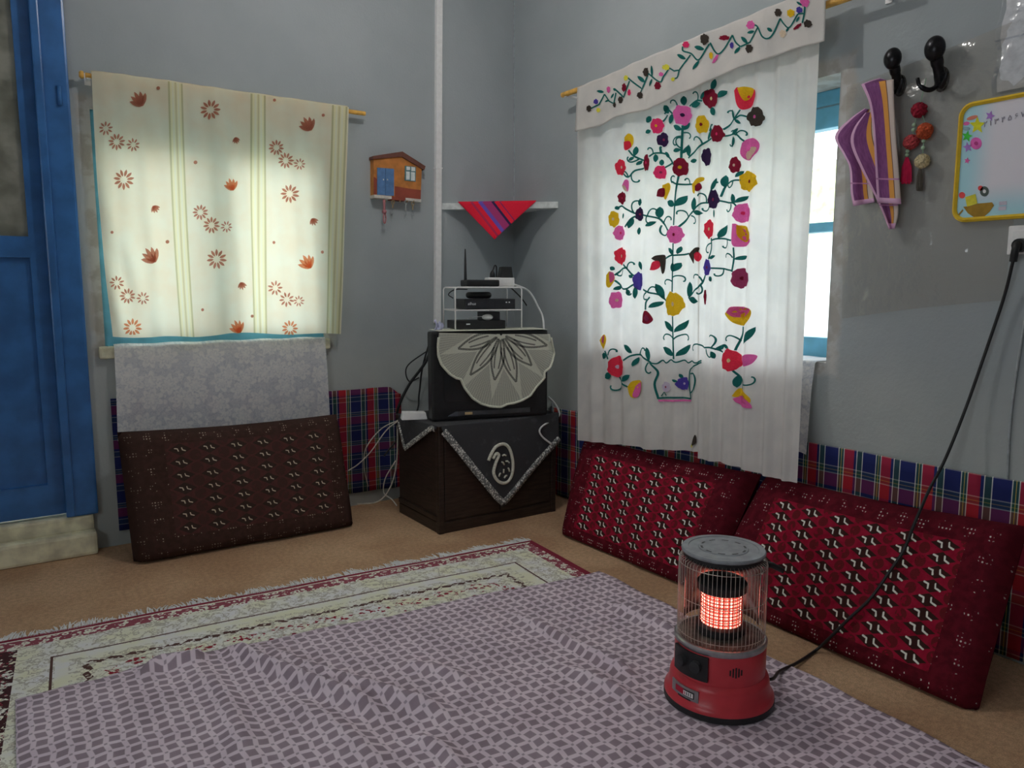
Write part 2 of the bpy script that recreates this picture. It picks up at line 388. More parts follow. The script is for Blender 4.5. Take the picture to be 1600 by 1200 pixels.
# ================================================================== FLOOR: rug, bedspread
RC = np.array([2.036, 2.845]); RD = np.array([-0.07, 3.002]) - RC; RD /= np.linalg.norm(RD); RN = np.array([-RD[1], RD[0]])
if RN[1] > 0: RN = -RN
RWID, RLEN = 2.17, 3.1
t = T('rug_pile'); (u, v, _), uvo = t.coord('UV')          # uv in metres: u across from the right edge, v from the fringe edge
p2 = t.vec(u, v); de = u.min(RWID-u); d = de.min(v)
nz = t.noise(p2, 55, 3); vo = t.voro(p2, 26); vo2 = t.voro(p2, 58); n2 = t.noise(p2, 16, 3)
cream = t.mix(t.noise(p2, 9, 3).step(.3,.7), C(206,196,172,.56), C(224,216,196,.56)); maroon = C(104,34,48,.5); grey = C(132,126,112,.52); dk = C(70,50,46,.5)
flor = ((vo-.24).abs().lt(.06)*nz.gt(.40)).max((n2-.5).abs().lt(.022)).max((vo2-.32).abs().lt(.06)*nz.gt(.44)).max(vo.lt(.07))
col = t.mix(flor*.62, cream, grey)
# outer dark line, maroon flowered band, guard lines, inner chain of dark red flowers
band = d.gt(.020)*d.lt(.085)
v40 = t.voro(p2, 38); bandc = t.mix(((v40-.30).abs().lt(.11)).max(nz.gt(.60)), C(118,62,72,.52), C(206,194,180,.55))
bandc = t.mix((d-.022).abs().lt(.004), bandc, C(200,190,176,.55)); col = t.mix(band, col, bandc)
col = t.mix(d.lt(.018), col, maroon)
col = t.mix(((d-.215).abs()).lt(.004), col, dk)
col = t.mix((d-.225).gt(0.0)*(d-.262).lt(0.0), col, cream)
along = (u+v)
chain = ((d-.315).abs() + (((along*17).fract()-.5).abs()*.028)).lt(.016)
col = t.mix(chain*nz.gt(.44), col, dk)
ch2 = ((d-.385).abs() + (((along*6.5).fract()-.5).abs()*.07)).lt(.036)
col = t.mix(ch2*(vo.lt(.24).max(nz.gt(.56))), col, C(112,28,40,.5))
fld = (d-.43).gt(0.0); col = t.mix(fld*(vo.lt(.2)), col, maroon)
sideb = (de.lt(v))*de.lt(.03); col = t.mix(sideb, col, maroon)
darkside = (u.gt(RWID-.20))*v.gt(.10); col = t.mix(darkside*u.gt(RWID-.115)*(nz+n2).lt(1.06), col, C(56,34,36,.5)); col = t.mix(darkside*u.gt(RWID-.115)*(vo2.lt(.22)), col, C(110,40,52,.5))
M_rug = t.end(t.principled(col, .95, 0, t.bump(t.noise(p2, 500, 2), .5, .004), .1))
rug = thing('rug', 'cream patterned rug with maroon edge and white fringe under the bedspread', 'rug', (RC[0]-1, RC[1]-1.4, 0))
def rugp(a, b, z): q = RC + RD*a + RN*b; return (q[0], q[1], z)
g = G(); g.grid(lambda a, b: rugp(a, b, .012 + .0012*math.sin(a*9+b*7)), 60, 60, 0, RWID, 0, RLEN)
bo = G().grid(lambda a, b: rugp(a, b, .001), 1, 1, 0, RWID, 0, RLEN)
edge = []
for (a0, b0), (a1, b1) in (((0,0),(RWID,0)), ((RWID,0),(RWID,RLEN)), ((RWID,RLEN),(0,RLEN)), ((0,RLEN),(0,0))):
    g.add([rugp(a0,b0,.001), rugp(a1,b1,.001), rugp(a1,b1,.0125), rugp(a0,b0,.0125)], [(0,1,2,3)], [(a0,b0),(a1,b1),(a1,b1),(a0,b0)])
part('pile', g, M_rug, rug)
g = G(); M_fr = plain('fringe_cotton', C(226,226,222,.62), .9)
a = 0.0
while a < RWID-.005:
    cl = math.sin(a*23)*.3 + math.sin(a*61+1)*.3                      # clumps lean together
    ln = .062 + .016*math.sin(a*31) + random.uniform(-.02, .012); lean = cl*.03 + random.uniform(-.018, .018)
    z = .004 + random.uniform(0, .007)
    P = [rugp(a, .004, .009), rugp(a+lean*.35, -ln*.4, z+.002), rugp(a+lean, -ln, z*.6)]
    g.tube(P, [.0026, .0024, .0012], 4); a += random.uniform(.0028, .0046)
part('fringe', g, M_fr, rug, kind='stuff', label='white cotton fringe')

top_px = [(24,1092),(110,1070),(157,1060),(207,1043),(267,1022),(313,1020),(423,1000),(500,981),(607,963),(677,945),(750,928),(833,915),(905,901),(935,899)]
TOP = [onZ(*q, .02)[:2] for q in top_px]; TOP[-1] = np.array([2.03, 2.345])
# wrinkles: pixel polylines on the floor, height, width
WR = [([(345,1000),(400,1035),(470,1065),(545,1095),(600,1118)], .030, .035), ([(400,1010),(470,1045),(560,1075),(640,1100),(700,1115)], .026, .04),
      ([(800,960),(880,1000),(960,1040),(1000,1066)], .020, .03), ([(870,1040),(940,1075),(1010,1105),(1100,1140),(1170,1190)], .024, .04),
      ([(960,945),(1010,968),(1056,990)], .018, .03), ([(300,1040),(350,1085),(370,1140),(385,1200)], .014, .05), ([(620,1040),(690,1050),(740,1070)], .012, .03),
      ([(215,1062),(250,1040),(300,1035),(320,1022)], .026, .03), ([(430,1090),(520,1130),(600,1200)], .012, .05), ([(1010,880),(1010,905)], .0, .03), ([(640,1150),(690,1165),(720,1200)], .012, .03)]
WR = [([onZ(*q, .02)[:2] for q in pl], h, w) for pl, h, w in WR]
def seg_d(p, a, b):
    ab = b-a; s = max(0, min(1, ((p-a) @ ab)/max(1e-9, ab @ ab))); return np.linalg.norm(p-a-ab*s), s
def bed_h(x, y):
    p = np.array([x, y]); h = .019 + .0025*math.sin(x*7+y*3) + .0025*math.sin(y*9-x*4) + .0015*math.sin(x*23+y*17)
    for pl, hh, w in WR:
        k = len(pl)-1; best = 9; sb = 0
        for i in range(k):
            dd, s = seg_d(p, pl[i], pl[i+1])
            if dd < best: best = dd; sb = (i+s)/k
        if best < 3*w: h += 1.4*hh*math.exp(-(best/w*1.35)**2)*min(1, 5*sb+.15)*min(1, 5*(1-sb)+.15)
    dh = math.hypot(x-1.666, y-1.389)
    if dh < .34: h = lerp(.019, h, sstep((dh-.19)/.15))                # flattened under the heater
    return h
LB0 = np.array([-0.075, -.75]); RB0 = np.array([1.93, -.75])
def bedp(u, v):
    tp = pline(TOP, u); bt = lerp(LB0, RB0, u); q = lerp(tp, bt, v)
    if u > .985: q = q + np.array([.006*math.sin(v*60) + .006*math.sin(v*23), 0])
    e = min(u*2.1, (1-u)*2.1, v*3, 1); z = bed_h(q[0], q[1])
    return (q[0], q[1], .016 + (z-.016)*min(1, .35 + e*14))
t = T('bedspread_print'); (x, y, z), p = t.coord('UV'); pv = t.vec(x, y); nz = t.noise(pv, 9, 3); nn = t.noise(pv, 400, 2)
per = .040
za = ((y/(2*per)).fract()-.5).abs()-.25; zb_ = ((x/(2*per)).fract()-.5).abs()-.25
fu = ((x + (nz-.5)*.008)/per + za*.28).fract() - .5; fv = ((y + (nz-.5)*.008)/per + zb_*.28).fract() - .5
cell = (fu.abs().max(fv.abs())).step(.36, .29)
cu = .5 - fu.abs(); cv = .5 - fv.abs(); knot = (cu.max(cv)).step(.12, .07)
light = t.mix(nz.step(.3, .7), C(176,163,173,.56), C(188,176,184,.56)); darkc = t.mix(nz.step(.35, .65), C(118,105,114,.54), C(130,116,126,.54))
col = t.mix(cell, light, darkc); col = t.mix(knot*.75, col, C(118,104,116,.54))
M_bed = t.end(t.principled(col, .92, 0, t.bump(nn, .3, .003), .1))
g = G().grid(bedp, 190, 230)
g.uv = [(v[0]+3, v[1]+3) for v in g.v]
single('bedspread', g, M_bed, 'lilac bedspread with a grey lattice print spread over the rug', 'bedspread', smooth=True, solid=.004, fix=False)

# ================================================================== WALL CLOTHS (tartan backing)
def plaid_mat(name, su, sv, dim):
    t = T(name); (u, v, _), o = t.coord('UV')
    def stripes(w):
        f = w.fract()
        def bandm(a, b): return f.gt(a)*f.lt(b)
        c = t.mix(bandm(.0, .26), C(32,38,84,dim), C(150,34,44,dim)); c = t.mix(bandm(.26, .40), c, C(36,70,62,dim)); c = t.mix(bandm(.78, .92), c, C(40,66,62,dim))
        for a in (.265, .40, .775, .925): c = t.mix((f-a).abs().lt(.010), c, C(190,190,184,dim))
        c = t.mix((f-.33).abs().lt(.007), c, C(180,160,70,dim))
        return c
    wv = t.noise(t.vec(u*900, v*900), 1.0, 1)
    return t.end(t.principled(t.mix(.26, stripes(u*su), stripes(v*sv)), .9, 0, t.bump(wv, .2, .002), .12))
M_plL = plaid_mat('tartan_wool_dark', 6.0, 6.2, .8); M_plR = plaid_mat('tartan_wool', 6.6, 5.0, .6)
g = G()
def pll(u, v):
    X = lerp(.405, 1.87, u); zt = lerp(.70, .655, sstep(u*1.2)) - (.045*sstep((u-.95)/.05)); zb = .075
    return (X, YW-.014 - .006*math.sin(u*19+v*2) - .004*math.sin(u*47), lerp(zt, zb, v))
g.grid(pll, 70, 16); g.uv = [(v[0], v[2]+.02) for v in g.v]
single('tartan_cloth', g, M_plL, 'dark red and navy tartan cloth on the wall behind the brown cushion', 'wall cloth', smooth=True, solid=.006, fix=False)
g = G()
def plr(u, v):
    Y = lerp(3.50, -.9, u); zt = lerp(.52, .595, sstep(u*2.6)); return (XW-.014 - .006*math.sin(u*41+v) - .004*math.sin(u*97), Y, lerp(zt, .012, v))
g.grid(plr, 140, 14); g.uv = [(v[1]+.06, v[2]-.04) for v in g.v]
single('tartan_cloth', g, M_plR, 'red, navy and green tartan cloth on the wall behind the red cushions', 'wall cloth', smooth=True, solid=.006, fix=False)

# ================================================================== CUSHIONS
def segdist(t, a, b, A, B):
    dx, dy = B[0]-A[0], B[1]-A[1]; L2 = dx*dx+dy*dy
    s = ((a-A[0])*(dx/L2) + (b-A[1])*(dy/L2)).clamp(); ex = a-A[0]-s*dx; ey = b-A[1]-s*dy
    return (ex*ex+ey*ey).sqrt()
def kilim(name, L, H, nc, nr, base, border, gul, white, star, m=(.13,.13,.13,.16), ws=1.0):
    t = T(name); (u, v, _), o = t.coord('UV'); pm = t.vec(u*L, v*H)
    nz = t.noise(pm, 40, 3); nf = t.noise(pm, 420, 2)
    cw = L*(1-m[0]-m[1])/nc; ch = H*(1-m[2]-m[3])/nr
    cu = (u-m[0])*(nc/(1-m[0]-m[1])); cv = (v-m[2])*(nr/(1-m[2]-m[3]))
    inside = (u.gt(m[0]))*(u.lt(1-m[1]))*(v.gt(m[2]))*(v.lt(1-m[3]))
    a = (cu.fract()-.5)*cw + (nz-.5)*.004; b = (cv.fract()-.5)*ch + (nz-.5)*.003
    col = t.mix(nz.step(.3,.7), base[0], base[1])
    sa = ((cu+.5).fract()-.5)*cw; sb = ((cv+.5).fract()-.5)*ch
    rr = (sa*sa+sb*sb).sqrt(); st = rr.lt(ch*.42)*(nz.gt(.42)); col = t.mix(st*.8, col, star)
    hexm = (a.abs()*(1/(cw*.40)) + b.abs()*(1/(ch*.47))).lt(1.0); col = t.mix(hexm, col, gul)
    k = ws
    dm = segdist(t, a, b, (-.027*k,.007*k), (-.013*k,.004*k)).min(segdist(t, a, b, (-.013*k,.004*k), (-.010*k,-.009*k)))
    dm = dm.min(segdist(t, a, b, (.010*k,.009*k), (.013*k,-.003*k))).min(segdist(t, a, b, (.013*k,-.003*k), (.028*k,-.009*k)))
    col = t.mix((dm + (nz-.5)*.002).step(.0036*k, .0020*k), col, white)
    # border: dark ground with small clusters of pale knots
    bc = t.mix(nz.step(.35,.65), border[0], border[1])
    q = .075; ba = ((u*(L/q)).fract()-.5)*q; bb = ((v*(H/q)).fract()-.5)*q
    near = (ba*ba+bb*bb).sqrt().lt(.020)
    da = ((u*(L/.0125)).fract()-.5)*.0125; db = ((v*(H/.0125)).fract()-.5)*.0125
    dots = (da*da+db*db).sqrt().lt(.0028)*near*nz.gt(.52); bc = t.mix(dots*.7, bc, white)
    ed = ((m[0]*.45-u).max(u-(1-m[1]*.45)).max(m[2]*.42-v).max(v-(1-m[3]*.42))).gt(0.0); bc = t.mix(ed*.5, bc, border[0])
    col = t.mix(inside, bc, col)
    return t.end(t.principled(col, .96, 0, t.bump(nf*.6+nz*.4, .5, .006), .06))
def cushion(name, BL, BR, TR, TL, th, mat, label):
    BL, BR, TR, TL = (np.array(p, float) for p in (BL, BR, TR, TL)); n = np.cross(BR-BL, TL-BL); n /= np.linalg.norm(n)
    if n @ (np.array([0,0,1.2]) - BL) < 0: n = -n
    nu, nv = 48, 30; g = G()
    def bul(u, v): return math.sqrt(max(0, (1-abs(2*u-1)**22)*(1-abs(2*v-1)**12)))
    def pt(u, v, side):
        cu = u; P = (BL*(1-u)+BR*u)*(1-v) + (TL*(1-u)+TR*u)*v
        w = .010*math.sin(u*11+v*5) + .006*math.sin(u*23-v*9); sag = -.012*math.sin(PI*u)*v
        q = P - n*(th/2)*(1 - side*bul(u, v)) + n*(.014*math.sin(PI*u)*math.sin(PI*v) + w*.5)*(1 if side > 0 else 0) + np.array([0,0,sag])
        q[2] = max(q[2], .004); return q
    g.grid(lambda u, v: pt(u, v, 1), nu, nv); g.grid(lambda u, v: pt(u, v, -1), nu, nv)
    bm = bmesh.new(); lay = bm.loops.layers.uv.new('UVMap'); vs = [bm.verts.new(v) for v in g.v]
    for f in g.f:
        fc = bm.faces.new([vs[i] for i in f])
        for lp, i in zip(fc.loops, f): lp[lay].uv = g.uv[i]
    bmesh.ops.remove_doubles(bm, verts=bm.verts, dist=1e-4); bmesh.ops.recalc_face_normals(bm, faces=bm.faces)
    me = bpy.data.meshes.new(name); org = (BL+BR)/2; org[2] = 0
    for v in bm.verts: v.co = v.co - __import__('mathutils').Vector(org)
    bm.to_mesh(me); bm.free(); me.polygons.foreach_set('use_smooth', [True]*len(me.polygons)); me.materials.append(mat)
    o = bpy.data.objects.new(name, me); COL.objects.link(o); o.location = org; o['label'] = label; o['category'] = 'cushion'
    return n
wht = C(212,206,190,.6)
M_k1 = kilim('turkmen_weave_red', 1.0, .54, 6, 9, (C(106,16,34,.5), C(122,22,42,.5)), (C(62,14,22,.5), C(78,18,28,.5)), C(44,26,24,.5), wht, C(66,24,24,.5), ws=1.0)
M_k2 = kilim('turkmen_weave_brown', 1.02, .60, 6, 7, (C(68,42,40,.62), C(76,46,44,.62)), (C(52,38,34,.62), C(60,42,38,.62)), C(50,40,36,.62), C(176,164,146,.62), C(58,42,38,.62), m=(.17,.10,.18,.12), ws=.8)
CU1 = dict(BL=(2.20,2.865,0), BR=(2.21,1.97,0), TR=(2.46,1.915,.485), TL=(2.45,3.00,.465))
CU2 = dict(BL=(2.21,1.955,0), BR=(2.188,.945,0), TR=(2.455,.955,.522), TL=(2.455,1.885,.49))
cushion('floor_cushion', th=.12, mat=M_k1, label='red woven floor cushion leaning below the embroidered curtain', **CU1)
N2 = cushion('floor_cushion', th=.12, mat=M_k1, label='red woven floor cushion that the black heater cord crosses', **CU2)
cushion('floor_cushion', (.424,3.535,0), (1.445,3.515,0), (1.425,3.66,.575), (.408,3.68,.585), .17, M_k2, 'dark brown woven floor cushion leaning under the small window')

# ================================================================== CREAM CURTAIN AT THE SMALL WINDOW
YC = 3.835
def lfold(X, z):
    t0 = (2.13-z)/1.15; e = sstep((.72-X)/.35)
    return .004*math.sin(X*31+.5*z) + .0035*math.sin(X*67+z*3) + e*.010*t0*math.sin((X*1.0+z*.35)*46) + .006*t0*math.sin(X*13+1) + .006*math.exp(-((X-1.02-.10*t0)/.03)**2)
def solveL(px, py): q = onY(px, py, YC); return q
Lt = [(143,112),(250,126),(345,140),(445,154),(544,168)]; Lb = [(176,526),(240,527),(300,526),(360,521),(430,521),(470,522),(533,522)]
def lcur(u, v):
    a = solveL(*pline(Lt, u)); b = solveL(*pline(Lb, u)); q = lerp(a, b, v)
    q[0] += .012*math.sin(v*PI)*(1-u)*-1.0; return (q[0], YC + lfold(q[0], q[2]) - .004, q[2] - .004*math.sin(u*19)*sstep(v*3-2))
t = T('cream_print_cotton'); (u, v, _), o = t.coord('UV'); _, p = t.coord('Object'); n = t.noise(p, 7, 4); nw = t.noise(p, 700, 2)
col = t.mix(n.step(.3, .7), C(216,205,182,.70), C(224,214,194,.70))
for cx in (.325, .648, .965):
    a = (u-cx).abs(); col = t.mix(a.lt(.026), col, C(204,200,168,.62)); col = t.mix((a-.026).abs().lt(.0035), col, C(172,170,134,.62)); col = t.mix((a).lt(.0035), col, C(184,180,146,.62))
    col = t.mix((a-.011).abs().lt(.004), col, C(222,216,180,.62))
M_cream = t.end(cloth(t, col, .44, t.bump(nw, .15, .002)))
cc = thing('cream_curtain', 'cream cotton curtain printed with brown daisies and green stripes', 'curtain', (1.0, YC, .97))
part('curtain_cloth', G().grid(lcur, 110, 90), M_cream, cc, smooth=True, fix=False)
part('hem', G().tube([np.array(lcur(u, 0)) + np.array([0,.022,-.002]) for u in np.linspace(0,1,24)], .013, 8), M_cream, cc, smooth=True)
M_br = thread('brown', (176,126,110), .62, .8); M_br2 = thread('rust', (200,136,104), .62, .85)
def lmap(px, py, eps=.0035): q = solveL(px, py); return (q[0], YC + lfold(q[0], q[2]) - .004 - eps, q[2])
def blob(g, mp, pts, eps, rings=2):
    """filled outline in pixel coordinates laid on a cloth surface"""
    c = np.mean(np.array(pts), 0); n = len(pts); vs = [mp(*c, eps)]
    for k in range(1, rings+1):
        for q in pts: w = c + (np.array(q)-c)*k/rings; vs.append(mp(w[0], w[1], eps))
    fs = [(0, 1+i, 1+(i+1)%n) for i in range(n)]
    for k in range(1, rings): fs += [(1+(k-1)*n+i, 1+k*n+i, 1+k*n+(i+1)%n, 1+(k-1)*n+(i+1)%n) for i in range(n)]
    return g.add(vs, fs)
def petal(cx, cy, a, r0, r1, w, k=8, yx=1.0):
    out = []
    for i in range(k*2):
        s = (i if i < k else 2*k-i)/k; wd = w*math.sin(PI*min(1, max(0, s*.94+.03)))**.8*(1 if i < k else -1)
        x = lerp(r0, r1, s); out.append((cx + (x*math.cos(a) - wd*math.sin(a)), cy + (x*math.sin(a) + wd*math.cos(a))*yx))
    return out
daisies = [(328,172,16),(193,281,16.5),(452,303,15),(338,405,16),(165,201,11.5),(182,222,13.5),(207.5,227,11),(431,231,12.5),(446,251,13),(467,257,9.5),(312.5,332,12.5),(330,352,13.5),(353,354.5,9.5),(182.5,442,11.5),(199,462.5,12.5),(223,466,10.5),(429,450,12),(447,468,12),(466,470.5,9),(207,512,15),(452,513,13)]
for i, (x, y, r) in enumerate(daisies):
    g = G(); k = 11 if r > 12 else 9; 
    for j in range(k):
        a = 2*PI*j/k + i
        pt_ = petal(x, y, a, r*.30, r, r*.13, 5)
        if y > 505: pt_ = [(q[0], min(q[1], 523)) for q in pt_]
        if x < 170: pt_ = [(max(q[0], 155), q[1]) for q in pt_]
        blob(g, lmap, pt_, .0035, 1)
    part('printed_daisy', g, M_br2 if i in (19, 20) else M_br, cc, fix=False)
for (x, y, r, rot, m) in [(217,157,14,-.5,M_br),(480,196,13,-.45,M_br),(361,290,11,-.3,M_br2),(236,401,15,-.6,M_br),(479,411,13,-.5,M_br2),(371,512,12,-.4,M_br2),(242,326,7,2.6,M_br),(368.5,219,6,2.9,M_br),(489,346,7,2.7,M_br),(378,446,7,2.9,M_br)]:
    g = G()
    for j in range(5):
        a = -PI/2 + rot + (j-2)*.36; bx = x - math.cos(-PI/2+rot)*r*.8; by = y - math.sin(-PI/2+rot)*r*.8
        blob(g, lmap, petal(bx, by, a, r*.05, r*(1.9-.16*abs(j-2)), r*.24, 6), .0035, 1)
    part('printed_tulip', g, m, cc, fix=False)
for (x, y, r) in [(247,138,3),(428,157,2.5),(505,180,2.5),(305,254,3),(261,378,3),(427,379,2.5),(503,394,2.5),(175,363,2.5),(316,484,2.5),(394,494,2.5)]:
    part('printed_dot', blob(G(), lmap, [(x+r*math.cos(a), y+r*math.sin(a)) for a in np.linspace(0, 2*PI, 9)[:-1]], .0035, 1), M_br, cc, fix=False)
rodL = thing('curtain_rod', 'thin bamboo rod carrying the cream daisy curtain', 'curtain rod', (1.05, YC, 2.12))
ra = onY(134,116,YC); rb = onY(573,176,YC); zr = (ra[2]+rb[2])/2
part('rod', G().tube([(ra[0], YC+.022, zr), (rb[0], YC+.022, zr)], .011, 14), M_wood, rodL, smooth='auto')
for xx in (ra[0]+.012, rb[0]-.10):
    part('bracket', G().box(xx-.008, xx+.008, YC+.018, YW+.002, zr-.014, zr-.006).box(xx-.012, xx+.012, YW-.006, YW+.002, zr-.03, zr+.02), M_white, rodL)
part('end_cap', G().lathe([(.013,0), (.016,.003), (.016,.012), (.010,.018)], (ra[0]-.006, YC+.022, zr), 14, True, lambda x, y, z: (-z, x, y)), M_wood, rodL, smooth=True)
# lace cloth on the sill
t = T('white_lace'); (u, v, _), o = t.coord('UV'); pm = t.vec(u, v); vo = t.voro(pm, 13); n = t.noise(pm, 22, 4); vf = t.voro(pm, 300, rnd=.1); n3 = t.noise(pm, 60, 3)
vn = t.t.nodes.new('ShaderNodeTexVoronoi'); vn.inputs['Scale'].default_value = 9.5; vn.inputs['Randomness'].default_value = .75; t.t.links.new(pm, vn.inputs['Vector'])
sp = t.t.nodes.new('ShaderNodeSeparateXYZ'); t.t.links.new(vn.outputs['Position'], sp.inputs[0]); lx = u - N(t.t, sp.outputs[0]); ly = v - N(t.t, sp.outputs[1])
an = t.t.nodes.new('ShaderNodeMath'); an.operation = 'ARCTAN2'; t.t.links.new(ly.o, an.inputs[0]); t.t.links.new(lx.o, an.inputs[1]); an = N(t.t, an.outputs[0])
lr = (lx*lx+ly*ly).sqrt() + (n-.5)*.012; pr = ((an*3.5 + (n-.5)*3).sin()).abs()*.024 + .030
fl = ((lr-pr).step(.004, -.004)*(1.0-((lr-pr*.55).abs().step(.005,.002))*.6)).max((n3-.5).abs().step(.035,.012)*.7);
net = vf.step(.40, .55)
al = (fl*.14 + .80 + n3.step(.4,.6)*.05).clamp()
M_lace = t.end(t.mixs(al, t.shader('ShaderNodeBsdfTransparent'), cloth(t, t.mix((fl*.7+n3.step(.35,.65)*.3), C(178,181,188,.55), C(212,214,220,.55)), .22)))
xa, xb = .432, 1.425
def lac(u, v):
    s = .10 + .44; X = lerp(xa, xb, u) + .012*v*(1 if u > .5 else -1)*abs(2*u-1)
    l = v*.47; zt = .950
    if l < .035: return (X, YW-.004 - l, zt - .25*l + .002*math.sin(u*30))
    d = l-.035; e = .010*abs(math.sin(u*PI*11)) if v > .985 else 0
    return (X, YW-.042 - .010*sstep(d*5) - .004*math.sin(u*17+1)*sstep(d*6) , zt-.008 - d + e + .012*u)
g = G().grid(lac, 132, 48); g.uv = [((v[0])*1.0, v[2]*1.0) for v in g.v]
single('lace_cloth', g, M_lace, 'white floral lace cloth hanging over the sill of the small window', 'lace cloth', smooth=True, fix=False)

# ================================================================== EMBROIDERED CURTAIN AT THE BIG WINDOW
def Xc(z): return 2.578 - .185*sstep((.95-z)/.55)
def solveC(px, py):
    X = 2.575
    for _ in range(12): q = onX(px, py, X); X = .5*X + .5*Xc(q[2])
    return onX(px, py, X)
def cloth_u(px, py): xr = 1279 - (py-67)*.0425; return (px-902)/(xr-902)        # across the cloth, 0..1
def rsurf(px, py, z):
    U = cloth_u(px, py); Y = U*1.42; k = sstep((2.2-z)/1.4); A = .0062 + .0040*k
    f = A*math.sin(Y*50+.8*math.sin(Y*6)+.15*z) + .35*A*math.sin(Y*97+1.0+.3*z) + .010*k*math.sin(Y*11+.5)
    f *= .25 + .75*sstep(min(U, 1-U)/.06)
    s_ = sstep((px - lerp(1099, 1091, (py-150)/562) + 1.5)/3.0)
    return Xc(z) + f - .014*s_*sstep((1.95-z)/.7)
def rmap(px, py, eps): q = solveC(px, py); return (rsurf(px, py, q[2]) - eps - .0035, q[1], q[2])
t = T('white_muslin'); (u, v, _), o = t.coord('UV'); _, p = t.coord('Object'); n = t.noise(p, 9, 4); nw = t.noise(p, 650, 2)
M_mus = t.end(cloth(t, t.mix(n.step(.3,.7), C(208,206,204,.74), C(218,215,212,.74)), .42, t.bump(nw, .15, .002)))
ec = thing('embroidered_curtain', 'white curtain embroidered with a jug of colourful flowers', 'curtain', (2.5, 2.45, .40))
tl = [(902,200),(1000,164),(1098,132)]; bl_ = [(902,688),(949,694),(990,696),(1012,702),(1056,704),(1092,706)]
tr_ = [(1094,132),(1190,98),(1281,66)]; br_ = [(1090,716),(1136,722),(1182,738),(1210,747),(1249,754)]
def panel(tp, bt, v0=0.0):
    def f(u, v):
        w = lerp(pline(tp, u) + np.array([0, -16.]), pline(bt, u), v); q = solveC(*w); return (rsurf(w[0], w[1], q[2]), q[1], q[2])
    return f
part('curtain_panel', G().grid(panel(tl, bl_), 90, 100), M_mus, ec, smooth=True, fix=False)
part('curtain_panel', G().grid(panel(tr_, br_), 90, 100), M_mus, ec, smooth=True, fix=False)
# pelmet strip over the rod
XP = 2.536
def psurf(Y, z): return XP + .004*math.sin(Y*17+z*4) + .003*math.sin(Y*43)
pt_top = [(903,137),(1040,77),(1160,28),(1230,0),(1290,-24)]; pb = [(900,206),(935,197),(963,182),(1010,172),(1060,147),(1085,138),(1120,120),(1160,103),(1185,97),(1210,88),(1236,78),(1262,70),(1288,64)]
def pelm(u, v):
    a = onX(*pline(pt_top, u), XP); b = onX(*pline(pb, u), XP); q = lerp(a, b, v)
    return (psurf(q[1], q[2]), q[1], q[2])
part('pelmet', G().grid(pelm, 110, 26), M_mus, ec, smooth=True, solid=.003, fix=False)
def pmap(px, py, eps): q = onX(px, py, XP); return (psurf(q[1], q[2]) - eps, q[1], q[2])
TH = {k: thread(k, c) for k, c in dict(pink=(232,92,152), crimson=(200,50,96), maroon=(112,28,46), yellow=(224,160,36), purple=(48,34,64), violet=(72,60,140), brown_black=(60,54,50),
      red=(208,48,70), teal=(30,92,88), green=(28,112,84), peach=(232,180,160), plum=(132,52,84), lemon=(196,190,70), lilac=(176,164,184), cream=(224,205,150)).items()}
def outline(x, y, rx, ry, seed, k=26, rough=.10, rot=0):
    rnd = random.Random(seed); ph = [rnd.uniform(0, 6.28) for _ in range(4)]; out = []
    for i in range(k):
        a = 2*PI*i/k; r = 1 + rough*(.6*math.sin(6*a+ph[0]) + .5*math.sin(9*a+ph[1]) + .35*math.sin(3*a+ph[2]))
        ex, ey = rx*r*math.cos(a), ry*r*math.sin(a)
        out.append((x + ex*math.cos(rot) - ey*math.sin(rot), y + ex*math.sin(rot) + ey*math.cos(rot)))
    return out
def flower(mp, par, x, y, rx, ry, col, cen=None, rough=.10, rot=0, eps=.0042):
    o = part('flower', blob(G(), mp, outline(x, y, rx, ry, x*3+y, rough=rough, rot=rot), eps, 3), TH[col], par, fix=False)
    if cen: part('flower_center', blob(G(), mp, outline(x, y, max(1.6, rx*.19), max(1.8, ry*.19), x, 10), eps+.0014, 1), TH[cen], o, fix=False)
    return o
def patch(mp, par, pts, col, eps=.0056): return part('petal', blob(G(), mp, smooth_pts(list(pts)+[pts[0]], 4)[:-1], eps, 2), TH[col], par, fix=False)
def leaf(mp, par, x, y, dx, dy, w, col='teal', eps=.0036):
    a = math.atan2(dy, dx); L = math.hypot(dx, dy)
    part('leaf', blob(G(), mp, petal(x, y, a, 0, L, w, 7), eps, 2), TH[col], par, fix=False)
def stem(mp, par, pts, w=1.7, col='teal', eps=.0038, sm=True):
    P = smooth_pts(pts, 5) if sm and len(pts) > 2 else [lerp(np.array(pts[i], float), np.array(pts[i+1], float), j/6) for i in range(len(pts)-1) for j in range(6)] + [np.array(pts[-1], float)]
    vs = []; n = len(P)
    for i in range(n):
        d = P[min(i+1, n-1)] - P[max(i-1, 0)]; d = d/max(1e-6, np.hypot(*d)); nn = np.array([-d[1], d[0]])*w/2
        vs += [mp(*(P[i]+nn), eps), mp(*(P[i]-nn), eps)]
    part('stem', G().add(vs, [(2*i, 2*i+1, 2*i+3, 2*i+2) for i in range(n-1)]), TH[col], par, fix=False)
def curl(mp, par, x, y, r, a0, turn, w=1.6, col='teal'):
    """a tendril: from (x,y) outward and curling in"""
    pts = []; px, py, a = x, y, a0; st = r*.55
    for i in range(9):
        pts.append((px, py)); px += math.cos(a)*st; py += math.sin(a)*st; a += turn*(.18 + i*.085); st *= .93
    stem(mp, par, pts, w, col)
